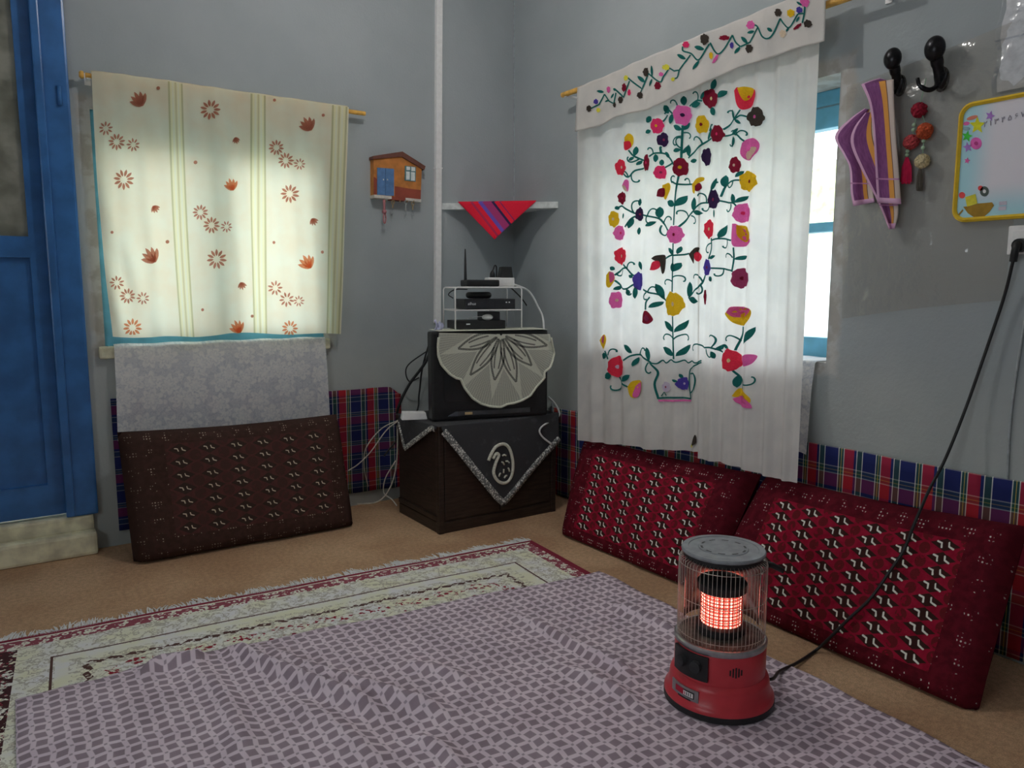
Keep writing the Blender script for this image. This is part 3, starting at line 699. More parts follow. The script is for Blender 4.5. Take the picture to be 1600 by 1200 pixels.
F = [(1112,154,11.5,15,'maroon','cream'),(1182.5,183,14,15.5,'brown_black','pink'),(1068,180,14,15.5,'pink','purple'),(1028.5,197,9,12,'crimson','yellow'),(1098.5,195,9.5,14,'yellow','maroon'),
     (1123,209.5,11.5,13.5,'maroon','crimson'),(1037.5,218.5,8.5,11,'purple','plum'),(1106,245,7,14,'purple',None),(1012,254.5,6,13,'maroon','crimson'),(971.5,261.5,9,12.5,'red','peach'),
     (1064.5,261.5,11.5,14,'maroon','yellow'),(1033.5,269.5,8.5,10.5,'crimson','plum'),(1151.5,258.5,11,12.5,'maroon','peach'),(1173.5,283.5,13.5,16,'yellow','maroon'),(973.5,309.5,8,10,'maroon','crimson'),
     (1119,312,11,15,'purple','plum'),(1001,335,5.5,10.5,'purple','plum'),(1165,333.5,13.5,15,'pink','crimson'),(960.5,342.5,7,12.5,'yellow','peach'),(970,364,9.5,11.5,'pink','crimson'),
     (1055.5,366.5,12.5,14,'pink','maroon'),(1112,358,10,14.5,'red','cream'),(972,400,10.5,13.5,'red','peach'),(1109,418,7.5,13,'violet','plum'),(1164,435,13.5,15.5,'plum','maroon'),
     (999.5,439,6.5,14,'violet',None),(964.5,469,10.5,13,'pink','peach'),(1053.5,475,13.5,19,'yellow','peach'),(1105,464,3.5,12,'maroon',None),(965,573,13.5,16,'red','lilac'),(1148,562.5,16,17,'red','cream'),
     (1066.5,599.5,9,10,'violet','lilac'),(1041,604.5,8,8,'lilac','plum')]
for f in F: flower(rmap, ec, *f)
# two-coloured tulips and buds
def tulip(parts_):
    o = None
    for k, (col, pts) in enumerate(parts_):
        q = patch(rmap, ec if o is None else o, pts, col, .0042 + .0014*k); o = o or q
tulip([('red', [(1149,142),(1156,137),(1168,150),(1181,140),(1183,152),(1174,167),(1163,172),(1154,164)]), ('yellow', [(1155,138),(1166,136),(1177,138),(1180,143),(1168,158),(1160,150)])])
tulip([('yellow', [(978,215),(985,209),(992,213),(993,223),(989,231),(979,232)]), ('red', [(977,222),(987,221),(990,229),(983,235),(978,233)])])
tulip([('pink', [(1163,224),(1170,217),(1183,217),(1190,226),(1186,240),(1171,251),(1161,241)]), ('peach', [(1174,230),(1186,231),(1182,241),(1170,250),(1168,240)])])
tulip([('pink', [(972,290),(980,281),(986,284),(985,299),(980,297)]), ('peach', [(972,291),(979,290),(984,299),(979,298)])])
tulip([('yellow', [(1035,289),(1047,286),(1049,296),(1040,312),(1035,303)]), ('maroon', [(1029,307),(1031,296),(1038,294),(1039,303),(1036,308)])])
tulip([('yellow', [(1082,288),(1090,280),(1101,277),(1101,283),(1090,289),(1087,302),(1083,300)]), ('maroon', [(1088,291),(1097,286),(1100,294),(1095,299),(1089,298)])])
tulip([('brown_black', [(1022,404),(1029,399),(1040,400),(1039,420),(1034,428),(1031,412)]), ('red', [(1020,422),(1024,410),(1031,408),(1032,417),(1027,422)])])
tulip([('brown_black', [(1075,397),(1086,388),(1097,387),(1095,394),(1087,399),(1085,412),(1079,404)]), ('red', [(1086,397),(1095,393),(1100,401),(1096,409),(1088,405)])])
tulip([('pink', [(1151,350),(1160,352),(1178,372),(1176,382),(1162,386),(1151,381)]), ('yellow', [(1158,352),(1170,354),(1178,364),(1177,376),(1167,378),(1159,368)])])
tulip([('yellow', [(949,430),(955,424),(961,428),(962,438),(956,449),(949,446)]), ('pink', [(955,425),(961,426),(962,436),(957,442),(955,433)])])
tulip([('maroon', [(1006,503),(1008,491),(1013,485),(1021,491),(1025,500),(1018,506),(1010,505)]), ('plum', [(1010,497),(1014,492),(1019,498),(1015,502)])])
tulip([('yellow', [(1140,490),(1152,480),(1178,482),(1178,498),(1166,509),(1150,501)]), ('pink', [(1143,488),(1152,479),(1178,482),(1172,494),(1155,495)])])
tulip([('yellow', [(934,532),(938,525),(946,523),(949,532),(943,545),(937,541)]), ('pink', [(937,534),(940,525),(945,526),(942,537)])])
tulip([('yellow', [(986,604),(993,595),(1003,595),(1004,606),(997,621),(990,618)]), ('pink', [(996,603),(1002,596),(1004,606),(998,620),(993,618)])])
tulip([('yellow', [(1152,618),(1158,607),(1166,608),(1178,622),(1175,630),(1160,622)]), ('pink', [(1153,622),(1165,617),(1176,627),(1180,637),(1168,635),(1157,629)])])
tulip([('pink', [(1163,556),(1176,553),(1187,556),(1180,568),(1168,572),(1163,566)])])
# stems and branches
S = [[(1068,196),(1067,220),(1066,247)],[(1063,275),(1059,300),(1057,322),(1055,352)],[(1054,380),(1053,415),(1052,456)],[(1053,494),(1054,530),(1055,561)],
     [(1075,247),(1090,235),(1104,222),(1113,216)],[(1133,203),(1148,188),(1160,172)],[(1150,187),(1160,181),(1170,183)],[(1134,213),(1152,210),(1162,218),(1168,223)],[(1109,205),(1112,196),(1115,195)],
     [(1055,258),(1048,247),(1038,240),(1026,240),(1017,245)],[(1038,262),(1048,258),(1054,254)],[(1034,240),(1033,232),(1034,229)],[(985,235),(992,243),(1000,248),(1007,251)],[(975,271),(985,277),(995,267),(1007,263)],
     [(1052,284),(1062,288),(1084,288)],[(1062,355),(1074,340),(1086,328),(1099,318),(1110,317)],[(1129,314),(1142,317),(1152,318),(1158,324)],[(1131,308),(1137,290),(1150,283),(1162,282)],[(1110,307),(1118,290),(1128,285)],
     [(1046,362),(1036,348),(1030,341),(1016,338),(1006,336)],[(996,334),(984,328),(972,322),(965,325)],[(996,338),(988,344),(980,355)],[(1146,260),(1150,270)],
     [(1040,404),(1050,399),(1056,399),(1066,398),(1076,396)],[(1112,405),(1118,388),(1117,372)],[(1117,376),(1132,373),(1150,376)],[(1117,419),(1135,420),(1152,423)],[(1154,387),(1155,405),(1152,425)],
     [(1074,466),(1086,455),(1098,445),(1105,430)],[(1041,470),(1030,460),(1018,457),(1008,452)],[(994,431),(986,422),(977,413)],[(962,430),(972,421),(985,418)],[(962,438),(974,450),(984,451),(995,444)],[(1013,484),(1014,472),(1020,464)],
     [(1165,510),(1164,522),(1158,540),(1156,547)],[(1135,550),(1120,543),(1103,543)],[(1153,578),(1160,588),(1166,597),(1166,607)],[(946,548),(952,561)],[(978,563),(990,556),(1001,554),(1012,560),(1022,566)],[(967,589),(974,598),(986,604)],
     [(1038,178),(1045,172),(1053,178)],[(1036,190),(1044,180)],[(1078,166),(1090,158),(1100,158)]]
for s in S: stem(rmap, ec, s, 2.7)
L_ = [(1112,141,8,-17,4.2),(1122,152,16,-9,3.8),(1112,167,5,14,3.8),(1098,162,-17,4,3.6),(1098,156,9,-16,2.6),(1069,165,1,-15,3),(1067,203,12,-11,3),(1067,204,-12,-8,3),(1046,178,-8,-14,4),(1053,178,-5,16,3.2),(1020,190,-8,-6,4.5),(1020,205,-10,2,2.6),
      (1149,187,-4,-16,2),(1150,187,11,7,2),(1106,219,7,-19,1.8),(1145,211,12,-10,2.2),(1149,213,-2,18,2),(1076,245,0,-19,3.4),(1067,240,10,-14,2.2),(1066,234,-12,2,2.6),(1079,252,13,-1,2.6),(1048,247,-9,-10,2.4),(1028,241,-1,13,2.6),(1034,259,1,-10,2.2),
      (994,244,3,-15,2.6),(994,246,-9,5,2),(1004,251,-8,7,2),(1056,322,-12,-8,4),(1057,322,17,-16,4),(1113,298,13,-19,3.4),(1134,293,3,-19,4),(1153,277,13,-9,2.6),(1152,319,-2,-16,3),(1153,317,20,-10,2.8),(1084,330,3,-22,4),(1084,331,17,3,3),(1121,327,1,14,1.5),
      (1031,341,2,-18,3.6),(1029,347,-18,6,2.6),(993,340,-8,17,3.8),(977,333,-3,9,2),(968,324,-6,2,2.4),(1000,322,1,-12,1.6),(1000,355,-1,12,1.6),(1128,372,14,-20,3.8),(1113,404,13,-4,2.2),(1155,405,19,-4,2.6),(1054,399,-8,-12,2.4),(1060,397,5,-12,2.2),(1052,424,13,-13,4),(1052,425,1,-15,3),
      (1075,466,3,-26,4.5),(1075,466,18,6,4),(1114,432,5,8,3),(1037,469,-9,-26,3.4),(1037,472,-20,8,3),(1003,422,-3,-14,2),(996,447,-1,20,2),(962,422,-6,-5,2.6),(972,448,-12,4,2.4),(986,452,0,10,3),(993,434,-6,-4,2),
      (1054,519,-16,-18,3.4),(1055,519,21,-19,3.4),(1055,556,-20,-14,3.8),(1057,556,22,-17,3.8),(1019,564,-4,-22,3),(992,552,-12,-14,3),(1000,558,-8,14,2.4),(1165,537,21,-26,4),(1124,546,18,-8,2.8),(1120,548,4,12,2.8),(1160,585,-4,20,4),(948,559,-10,-6,4),(958,584,-12,6,4.2),(973,595,17,-9,3.4),(1147,545,-8,-8,2)]
for l in L_: leaf(rmap, ec, l[0], l[1], l[2], l[3], l[4]*1.3)
for c_ in [(1062,166,5,-1.9,-1),(1092,160,6,-1.2,-1),(1148,188,6,-1.4,-1),(1143,206,4,-.4,1),(1152,212,6,-.9,1),(1150,216,5,1.4,1),(1100,226,6,-1.8,-1),(1066,213,6,2.9,-1),(1067,208,5,-.2,1),(1066,232,6,-2.4,1),(1024,240,4,-1.7,-1),(1000,248,6,2.4,1),(985,277,5,-1.9,-1),
      (990,273,5,1.6,-1),(1052,286,4,-2.0,1),(1078,288,4,-1.6,-1),(994,333,7,-2.0,1),(1015,338,6,-1.3,1),(1014,338,4,1.9,-1),(1105,317,6,-1.5,-1),(1112,320,5,1.8,1),(1075,340,6,-1.9,-1),(1080,337,5,.3,1),(1036,350,6,-1.3,1),(1034,352,6,1.9,-1),(1150,282,5,1.6,1),(1148,319,5,1.5,1),
      (1117,380,6,2.8,-1),(1142,375,5,1.4,1),(1135,420,5,1.6,1),(1153,403,5,-2.2,-1),(1052,434,6,-.5,1),(1052,440,5,-2.6,-1),(1100,440,6,-1.9,-1),(1098,446,5,1.2,1),(984,421,5,-1.5,1),(976,421,5,1.8,1),(1016,457,5,-1.2,1),(1014,457,4,2.4,-1),(984,451,4,1.7,-1),
      (1055,530,7,-2.3,-1),(1055,530,7,-.8,1),(1162,533,7,-2.2,-1),(1103,543,7,-2.5,-1),(1120,543,7,-.9,-1),(1108,545,6,1.4,-1),(952,555,5,-1.3,1),(975,598,7,2.0,1),(1166,600,7,.2,-1),(1018,566,6,2.2,-1),(1001,554,5,-1.4,1)]: curl(rmap, ec, c_[0], c_[1], c_[2]*1.2, c_[3], c_[4], 2.2)
# the jug
stem(rmap, ec, [(1020,566),(1028,568),(1034,563),(1042,567),(1050,562),(1058,566),(1066,563),(1074,567),(1082,564),(1090,567),(1098,563)], 2.2)
stem(rmap, ec, [(1020,566),(1027,576),(1029,584),(1026,600),(1029,622)], 2.2); stem(rmap, ec, [(1098,566),(1083,574),(1077,580),(1076,600),(1079,622)], 2.2)
stem(rmap, ec, [(1028,622),(1054,621),(1080,623)], 2.6); stem(rmap, ec, [(1078,584),(1086,584),(1089,594),(1086,608),(1079,614)], 2.4); stem(rmap, ec, [(1029,626),(1080,626)], 2.6, 'pink')
leaf(rmap, ec, 1060,597,-8,-4,2); leaf(rmap, ec, 1064,592,-3,-8,2); stem(rmap, ec, [(1032,619),(1037,613),(1042,618)], 1.6)
# small dark stitched patch by the hem
patch(rmap, ec, [(1083,697),(1088,680),(1090,682),(1090,692)], 'brown_black'); patch(rmap, ec, [(1081,697),(1084,694),(1085,699)], 'lemon')
# vine on the pelmet
stem(pmap, ec, [(925,170),(936,163),(944,147)], 2.0, sm=False); stem(pmap, ec, [(944,147),(952,158),(960,162),(963,145)], 2.0, sm=False)
stem(pmap, ec, [(961,139),(975,152),(986,127)], 2.4, sm=False); stem(pmap, ec, [(983,122),(1004,139),(1014,115)], 2.4, sm=False); stem(pmap, ec, [(1014,115),(1031,128),(1036,120),(1045,106)], 2.2)
stem(pmap, ec, [(1045,106),(1054,111),(1063,110),(1080,86)], 2.2, sm=False); stem(pmap, ec, [(1068,73),(1069,80),(1081,84),(1094,94),(1110,69)], 2.4); stem(pmap, ec, [(1111,67),(1117,80),(1123,84),(1133,74),(1145,55)], 2.4)
stem(pmap, ec, [(1145,55),(1150,66),(1157,73)], 2.4); stem(pmap, ec, [(1157,73),(1172,66),(1186,43)], 2.4, sm=False); stem(pmap, ec, [(1180,39),(1186,43),(1193,57),(1201,61),(1209,54),(1220,29)], 2.4); stem(pmap, ec, [(1220,29),(1226,38),(1235,43),(1248,22)], 2.2)
stem(pmap, ec, [(1248,22),(1257,21),(1258,8)], 2.4, sm=False); stem(pmap, ec, [(1257,21),(1254,36)], 2.2); stem(pmap, ec, [(1004,139),(1001,147)], 1.6); stem(pmap, ec, [(1063,110),(1060,121),(1055,123)], 2.0)
for l in [(943,144,-10,-2,2.2),(955,154,5,-8,1.6),(953,156,-9,3,1.4),(963,142,-4,-4,2),(1008,129,-10,-10,3),(1020,120,-1,-18,2),(1020,123,-5,12,1.8),(1073,93,-14,-8,3),(1103,78,-17,-5,3.4),(1095,95,-12,14,2.8),(1157,73,-9,11,2.6),(1168,68,-10,-11,3),(1180,49,-13,2,2.4),(1208,50,-7,-6,2.6),(1234,43,-5,7,1.8),(1250,26,-5,9,1.6),(1254,9,-8,-6,1.8)]: leaf(pmap, ec, *l)
for f in [(922,170,4,5,'brown_black'),(932,159,3,4,'violet'),(935,172,2.6,3.5,'lemon'),(951,140,3.2,5,'pink'),(970,156,3.8,5.5,'brown_black'),(961,164,2.2,4,'brown_black'),(976,137,4.2,6.5,'maroon'),(979,122,4,4.2,'lemon'),(985.5,145,2.8,5,'crimson'),(1001,149,4,5.2,'brown_black'),
          (1010,113,4.4,7,'brown_black'),(1028,134,4.6,6,'maroon'),(1033,116,3.2,3.2,'pink'),(1040,105,5.5,4.5,'lemon'),(1052,124,3.6,3,'lemon'),(1073,70,5,5,'crimson'),(1103,62,6.4,8.5,'brown_black'),(1112,87,2.5,5.5,'yellow'),(1118,92,2.2,8,'pink'),(1132,59,8.5,3.8,'maroon'),
          (1144,71,3,5,'violet'),(1171,76,6.2,6.5,'brown_black'),(1173,39,7,6.5,'pink'),(1217,20,5.2,6,'brown_black'),(1237,21,6,6,'yellow'),(1224,53,5,6,'peach'),(1250,16,4.5,5,'violet'),(1258,3,6.2,8,'pink'),(1262,37,6,6,'brown_black'),(1247,42,7.5,2.4,'maroon')]:
    flower(pmap, ec, *f, None, .14, .5 if f[0] in (1118,) else (-.7 if f[0] == 1247 else 0))
rodR = thing('curtain_rod', 'bamboo rod carrying the white embroidered curtain', 'curtain rod', (2.565, 2.5, 2.22))
ra = onX(879,148,2.565); rb = onX(1345,-8,2.565); zr = ra[2]-.002
part('rod', G().tube([(2.565, ra[1], zr), (2.565, rb[1]-.1, zr)], .0135, 14), M_wood, rodR, smooth='auto')
for yy in (ra[1]-.03, rb[1]-.05): part('bracket', G().box(2.56, XW+.002, yy-.008, yy+.008, zr-.015, zr-.007).box(XW-.006, XW+.002, yy-.012, yy+.012, zr-.03, zr+.02), M_white, rodR)
# lace on the deep sill of the big window
def lac2(u, v):
    Y = lerp(1.775, 3.05, u); l = v*.60
    if l < .20: return (XW+.165 - l*.98, Y, W2[2]+.006 + .001*math.sin(u*60))
    d = l-.20; return (XW-.034 - .010*sstep(d*8) - .006*math.sin(u*40)*sstep(d*8), Y + .03*d*(1-u), W2[2]+.002 - d*.92 + (.008*abs(math.sin(u*PI*20)) if v > .98 else 0))
g = G().grid(lac2, 110, 50); g.uv = [(v[1], v[2]) for v in g.v]
single('lace_cloth', g, M_lace, 'white lace cloth on the sill behind the embroidered curtain', 'lace cloth', smooth=True, fix=False)

# ================================================================== TV CORNER
M_cab = None
t = T('dark_stained_wood'); _, p = t.coord('Object'); sx = t.t.nodes.new('ShaderNodeMapping'); sx.inputs['Scale'].default_value = (3, 3, 26); t.t.links.new(p, sx.inputs[0])
n = t.noise(sx.outputs[0], 4, 5, .6); M_cab = t.end(t.principled(t.mix(n.step(.3,.7), (.026,.017,.013,1), (.052,.033,.025,1)), .42, 0, t.bump(n, .12, .004), .35))
CX0, CX1, CY0, CY1, CZ = 1.728, 2.445, 3.19, 3.66, .54
cab = thing('tv_cabinet', 'dark wooden cabinet under the television in the corner', 'cabinet', ((CX0+CX1)/2, (CY0+CY1)/2, 0))
part('body', G().box(CX0+.012, CX1-.012, CY0+.012, CY1, .0, CZ-.02), M_cab, cab, bevel=.004)
part('top_board', G().box(CX0-.006, CX1+.006, CY0-.006, CY1, CZ-.022, CZ), M_cab, cab, bevel=.004)
for x in (CX0, CX1-.03): part('corner_post', G().box(x, x+.03, CY0, CY0+.03, 0, CZ-.02), M_cab, cab, bevel=.004)
part('plinth', G().box(CX0+.004, CX1-.004, CY0+.004, CY1-.01, 0, .055), M_cab, cab, bevel=.004)
part('side_rail', G().box(CX0, CX0+.014, CY0+.03, CY1-.01, .06, .085), M_cab, cab, bevel=.003)
part('side_rail', G().box(CX0, CX0+.014, CY0+.03, CY1-.01, CZ-.08, CZ-.03), M_cab, cab, bevel=.003)
xm = (CX0+CX1)/2
for a, b in ((CX0+.034, xm-.003), (xm+.003, CX1-.034)): part('cabinet_door', G().box(a, b, CY0+.004, CY0+.02, .065, CZ-.035), M_cab, cab, bevel=.004)

# black cloth with silver lace border and paisley
t = T('black_velvet'); _, p = t.coord('Object'); n = t.noise(p, 30, 3); n2 = t.noise(p, 300, 2)
M_vel = t.end(t.principled(t.mix(n.step(.55,.75), (.055,.056,.062,1), (.085,.085,.092,1)), .9, 0, t.bump(n2, .2, .002), .2))
t = T('silver_lace'); _, p = t.coord('Object'); v = t.voro(p, 110); M_sil = t.end(t.principled(t.mix(v.step(.2,.6), C(196,196,192,.6), C(96,98,98,.6)), .7, 0, t.bump(v, .6, .004), .3))
clo = thing('table_cloth', 'black cloth with silver lace border and paisley draped on the cabinet', 'table cloth', ((CX0+CX1)/2, CY0, CZ))
yf = CY0-.012
A0 = np.array([CX0+.01, yf, CZ+.004]); A1 = np.array([CX1+.006, yf, CZ+.004]); A2 = np.array([CX1+.006, yf, .405]); TIP = np.array([2.086, yf-.006, .085])
def front(u, v):
    tp = lerp(A0, A1, u); uk = (TIP[0]-A0[0])/(A1[0]-A0[0])
    zb = lerp(CZ-.012, TIP[2], (u/uk)) if u <= uk else lerp(TIP[2], A2[2], (u-uk)/(1-uk))
    return (tp[0], yf - .004*math.sin(u*14)*v - .006*v, lerp(CZ+.004, zb, v))
part('cloth_front', G().grid(front, 60, 30), M_vel, clo, smooth=True, solid=.003, fix=False)
part('cloth_top', G().box(CX0-.008, CX1+.008, yf, CY1-.02, CZ+.0005, CZ+.004), M_vel, clo)
def sidef(u, v):
    Y = lerp(CY0-.004, CY1-.06, u); dpt = .155*max(0, 1-abs(u-.72)/.28) if u > .44 else .008
    dpt = lerp(.012, .17, max(0, (u-.10)/.72)) if u < .82 else lerp(.17, .03, (u-.82)/.18)
    return (CX0-.012 - .004*v, Y, lerp(CZ+.004, CZ+.002-dpt, v))
part('cloth_side', G().grid(sidef, 40, 12), M_vel, clo, smooth=True, solid=.003, fix=False)
def lace_strip(P, w, nrm, name='lace_border'):
    P = smooth_pts(P, 14); g = G(); vs = []; n_ = len(P); nrm = np.asarray(nrm, float)
    for i in range(n_):
        d = P[min(i+1,n_-1)]-P[max(i-1,0)]; d /= max(1e-9, np.linalg.norm(d)); s = np.cross(d, nrm); s /= np.linalg.norm(s)
        ww = w*(1 + .22*abs(math.sin(i*.9))); vs += [P[i]+s*ww*.5+nrm*.003, P[i]+nrm*.006, P[i]-s*ww*.5+nrm*.003]
    g.add(vs, [(3*i+k, 3*i+k+1, 3*i+k+4, 3*i+k+3) for i in range(n_-1) for k in (0,1)])
    part(name, g, M_sil, clo, smooth=True, solid=.002, fix=False)
lace_strip([np.array(front(u, .955)) for u in np.linspace(.01, .496, 12)], .03, (0,-1,0)); lace_strip([np.array(front(u, .955)) for u in np.linspace(.496, .995, 12)], .03, (0,-1,0))
lace_strip([np.array(sidef(u, .97)) for u in np.linspace(.02, .82, 10)], .022, (-1,0,0)); lace_strip([np.array(sidef(u, .97)) for u in np.linspace(.82, .99, 6)], .022, (-1,0,0))
ypz = CY0-.026
def fpx(x, y): return onY(x, y, ypz)
pz = [(764,720),(768,710),(776,698),(788,694),(797,702),(802,722),(801,740),(795,752),(786,755),(777,750),(772,738),(776,722),(780,712),(776,709),(771,717)]
t = T('silver_thread'); M_silt = plain('silver_thread', C(190,190,178,.62), .7, noise=.15, scale=200)
out_ = smooth_pts(pz, 5)
g = G().tube([fpx(*q) + np.array([0,.004,0]) for q in out_], .0085, 7); part('paisley_outline', g, M_silt, clo, smooth=True)
g = G()
for k, q in enumerate([(788,712),(793,722),(786,724),(795,734),(787,736),(781,742),(790,745)]):
    a = .4*k; g.tube([fpx(q[0]-3*math.cos(a), q[1]-3*math.sin(a)), fpx(q[0], q[1]-1.5), fpx(q[0]+3*math.cos(a), q[1]+3*math.sin(a))], .0045, 6)
part('paisley_filling', g, M_silt, clo, smooth=True, kind='stuff')

# television: frame of reference turned towards the room
TO = np.array([1.755, 3.30]); E1 = np.array([.970, -.243]); E2 = np.array([.243, .970]); TZ = CZ + .006; TW = .62; TT = .992
def tvp(u, v, z): q = TO + E1*u + E2*v; return (q[0], q[1], z)
def tvu(px, py, v):   # pixel on the plane parallel to the screen at depth v -> (u, z)
    p0 = tvp(0, v, 0); q = onP(px, py, p0, (E2[0], E2[1], 0)); return ((q[:2]-TO) @ E1, q[2])
tv = thing('television', 'old black tube television on the cloth covered cabinet', 'television', tvp(TW/2, .2, TZ))
g = G().box(0, TW, .0, .09, TZ, TT, tvp); part('front_shell', g, M_black, tv, bevel=.012)
g = G(); a = [(.012,.085,TZ+.01), (TW-.012,.085,TZ+.01), (TW-.10,.36,TZ+.03), (.10,.36,TZ+.03), (.012,.085,TT-.012), (TW-.012,.085,TT-.012), (TW-.12,.36,TT-.10), (.12,.36,TT-.10)]
g.hexa([tvp(*q) for q in a]); part('back_shell', g, M_dark, tv, bevel=.01)
t = T('tube_glass'); M_tube = t.end(t.principled((.02,.022,.024,1), .12, 0, None, .5))
g = G().grid(lambda u, v: tvp(lerp(.062, TW-.062, u), -.0035 - .007*(1-(2*u-1)**2)*(1-(2*v-1)**2), lerp(TZ+.095, TT-.035, v)), 24, 18); part('screen', g, M_tube, tv, smooth=True)
part('control_strip', G().box(.13, TW-.10, -.010, .002, TZ+.022, TZ+.046, tvp), plain('grey_panel', (.07,.072,.08,1), .35), tv, bevel=.003)
part('control_panel_left', G().prism([tvp(.08,-.008,TZ+.024), tvp(.132,-.008,TZ+.022), tvp(.132,-.008,TZ+.046), tvp(.118,-.008,TZ+.044)], (E2[0]*.01, E2[1]*.01, 0)), plain('blue_grey_panel', (.10,.105,.13,1), .3), tv)
part('input_sockets', G().box(.165, .205, -.013, -.008, TZ+.027, TZ+.041, tvp), plain('gilt', C(190,170,130,.6), .3, .6), tv, bevel=.002)
part('maker_badge', G().box(.285, .335, -.004, .001, TZ+.066, TZ+.072, tvp), plain('badge_silver', C(150,155,158,.6), .3, .5), tv)
for x in (.10, .48): part('foot', G().box(x, x+.03, .03, .06, TZ-.003, TZ+.004, tvp), M_black, tv)

# crocheted doily
dpx = [(686,520),(684,540),(685,556),(690,570),(702,584),(713,591),(720,592),(726,606),(738,622),(752,631),(766,635),(782,636),(793,631),(803,630),(815,626),(828,618),(838,604),(846,596),(851,590),(850,581),(861,573),(866,565),(872,553),(866,538),(860,522)]
dv = -.017; DB = [tvu(x, y, dv) for x, y in dpx]; DC = tvu(783, 522, dv)
t = T('crochet_cotton'); (a, b, _), o = t.coord('UV'); pm = t.vec(a, b); rad = (a*a+b*b).sqrt()
ang = t.t.nodes.new('ShaderNodeMath'); ang.operation = 'ARCTAN2'; t.t.links.new(b.o, ang.inputs[0]); t.t.links.new(a.o, ang.inputs[1]); ang = N(t.t, ang.outputs[0])
net = (((rad*130).fract()-.5).abs().lt(.40))*(((ang*26).fract()-.5).abs().lt(.42))       # small square holes
solid = rad.lt(.02)
hole = net
for k, th in enumerate((-2.85, -2.25, -1.72, -1.25, -.78, -.25)):
    ct, st = math.cos(th), math.sin(th); L = .235 if k % 2 == 0 else .26
    x_ = (a*ct + b*st)/L; y_ = (b*ct - a*st)
    w = ((x_.clamp()*PI).sin())*.042
    onl = x_.gt(.0)*x_.lt(1.0); ins = onl*(y_.abs() - w).lt(0.0)
    tipm = x_.gt(.55)*x_.lt(1.42)*(y_.abs() - ((1.42-x_)*.055)).lt(0.0)
    solid = solid.max(ins).max(tipm)
    ring = onl*((y_.abs() - w*.80).abs()).lt(.0055)*x_.gt(.10); vein = ins*((y_.abs()-w*.36).abs().lt(.0038))*x_.gt(.28)*x_.lt(.75)
    lad = ((x_*46).fract()).gt(.30)
    if k == 0: cut = (ring.max(vein))*lad
    else: cut = cut.max((ring.max(vein))*lad)
hole = (hole*(1.0-solid)*.42).max(cut)
hole = hole*(b.lt(.012))
M_cro = t.end(t.mixs(hole, cloth(t, t.mix(t.noise(pm, 300, 2).step(.3,.7), C(172,174,162,.6), C(186,187,176,.6)), .15), t.shader('ShaderNodeBsdfTransparent')))
doi = thing('crochet_doily', 'cream crocheted doily draped over the front of the television', 'doily', tvp(.35, 0, TT))
def dpt(u, v):
    e = pline(DB, u); q = lerp(np.array(DC), e, v); uu, z = q; bk = max(0, uu-TW+.004); dvv = dv + (bk*.9 if bk > 0 else 0) - .003*math.sin(u*40)*v
    bkl = max(0, .0-uu); return tvp(uu, dvv + bkl, z), (uu-DC[0], z-DC[1])
g = G(); nu_, nv_ = 120, 40; vs = []; uv = []
for j in range(nv_+1):
    for i in range(nu_+1):
        q, w = dpt(i/nu_, .02 + .98*j/nv_); vs.append(q); uv.append(w)
g.add(vs, [(j*(nu_+1)+i, j*(nu_+1)+i+1, (j+1)*(nu_+1)+i+1, (j+1)*(nu_+1)+i) for j in range(nv_) for i in range(nu_)], uv)
part('doily_front', g, M_cro, doi, smooth=True, fix=False)
g = G().grid(lambda u, v: tvp(lerp(.035, TW-.004, u), lerp(-.016, .20 + .05*math.sin(PI*u), v), TT+.0035), 20, 10); g.uv = [(v[0]-DC[0]-1.9, v[1]-3.2) for v in g.v]
part('doily_top', g, plain('crochet_plain', C(184,186,172,.6), .9, scale=200), doi)
part('scalloped_edge', G().tube([np.array(dpt(u, 1.0)[0]) + np.array([-.001,-.003,0]) for u in np.linspace(.02, .98, 90)], .0065, 6), plain('crochet_plain', C(184,186,172,.6)), doi, smooth=True)

# wire rack on the television
M_wire = plain('white_enamel_wire', C(222,226,232,.7), .35, noise=.02)
rk0 = .075; (uL, zT), (uR, _) = tvu(711, 449, rk0), tvu(815, 449, rk0); rk1 = .30; zb = TT+.005; zm = tvu(711, 485, rk0)[1]
rack = thing('wire_rack', 'white wire rack standing on top of the television', 'rack', tvp((uL+uR)/2, .2, zb))
def hoop(v, nm):
    P = [(uL, v, zb), (uL, v, zT-.012), (uL+.004, v, zT-.003), (uL+.013, v, zT), (uR-.013, v, zT), (uR-.004, v, zT-.003), (uR, v, zT-.012), (uR, v, zb)]
    part(nm, G().tube([tvp(*q) for q in P], .0038, 8), M_wire, rack, smooth=True)
hoop(rk0, 'front_hoop'); hoop(rk1, 'back_hoop')
for v in (rk0, rk1): part('shelf_wire', G().tube([tvp(uL, v, zm), tvp(uR, v, zm)], .003, 8), M_wire, rack, smooth=True)
for k in range(5):
    u = lerp(uL+.004, uR-.004, k/4)
    for z in (zT, zm): part('cross_wire', G().tube([tvp(u, rk0, z-.002), tvp(u, rk1, z-.002)], .0024, 6), M_wire, rack, smooth=True)
zt2 = zT+.0045
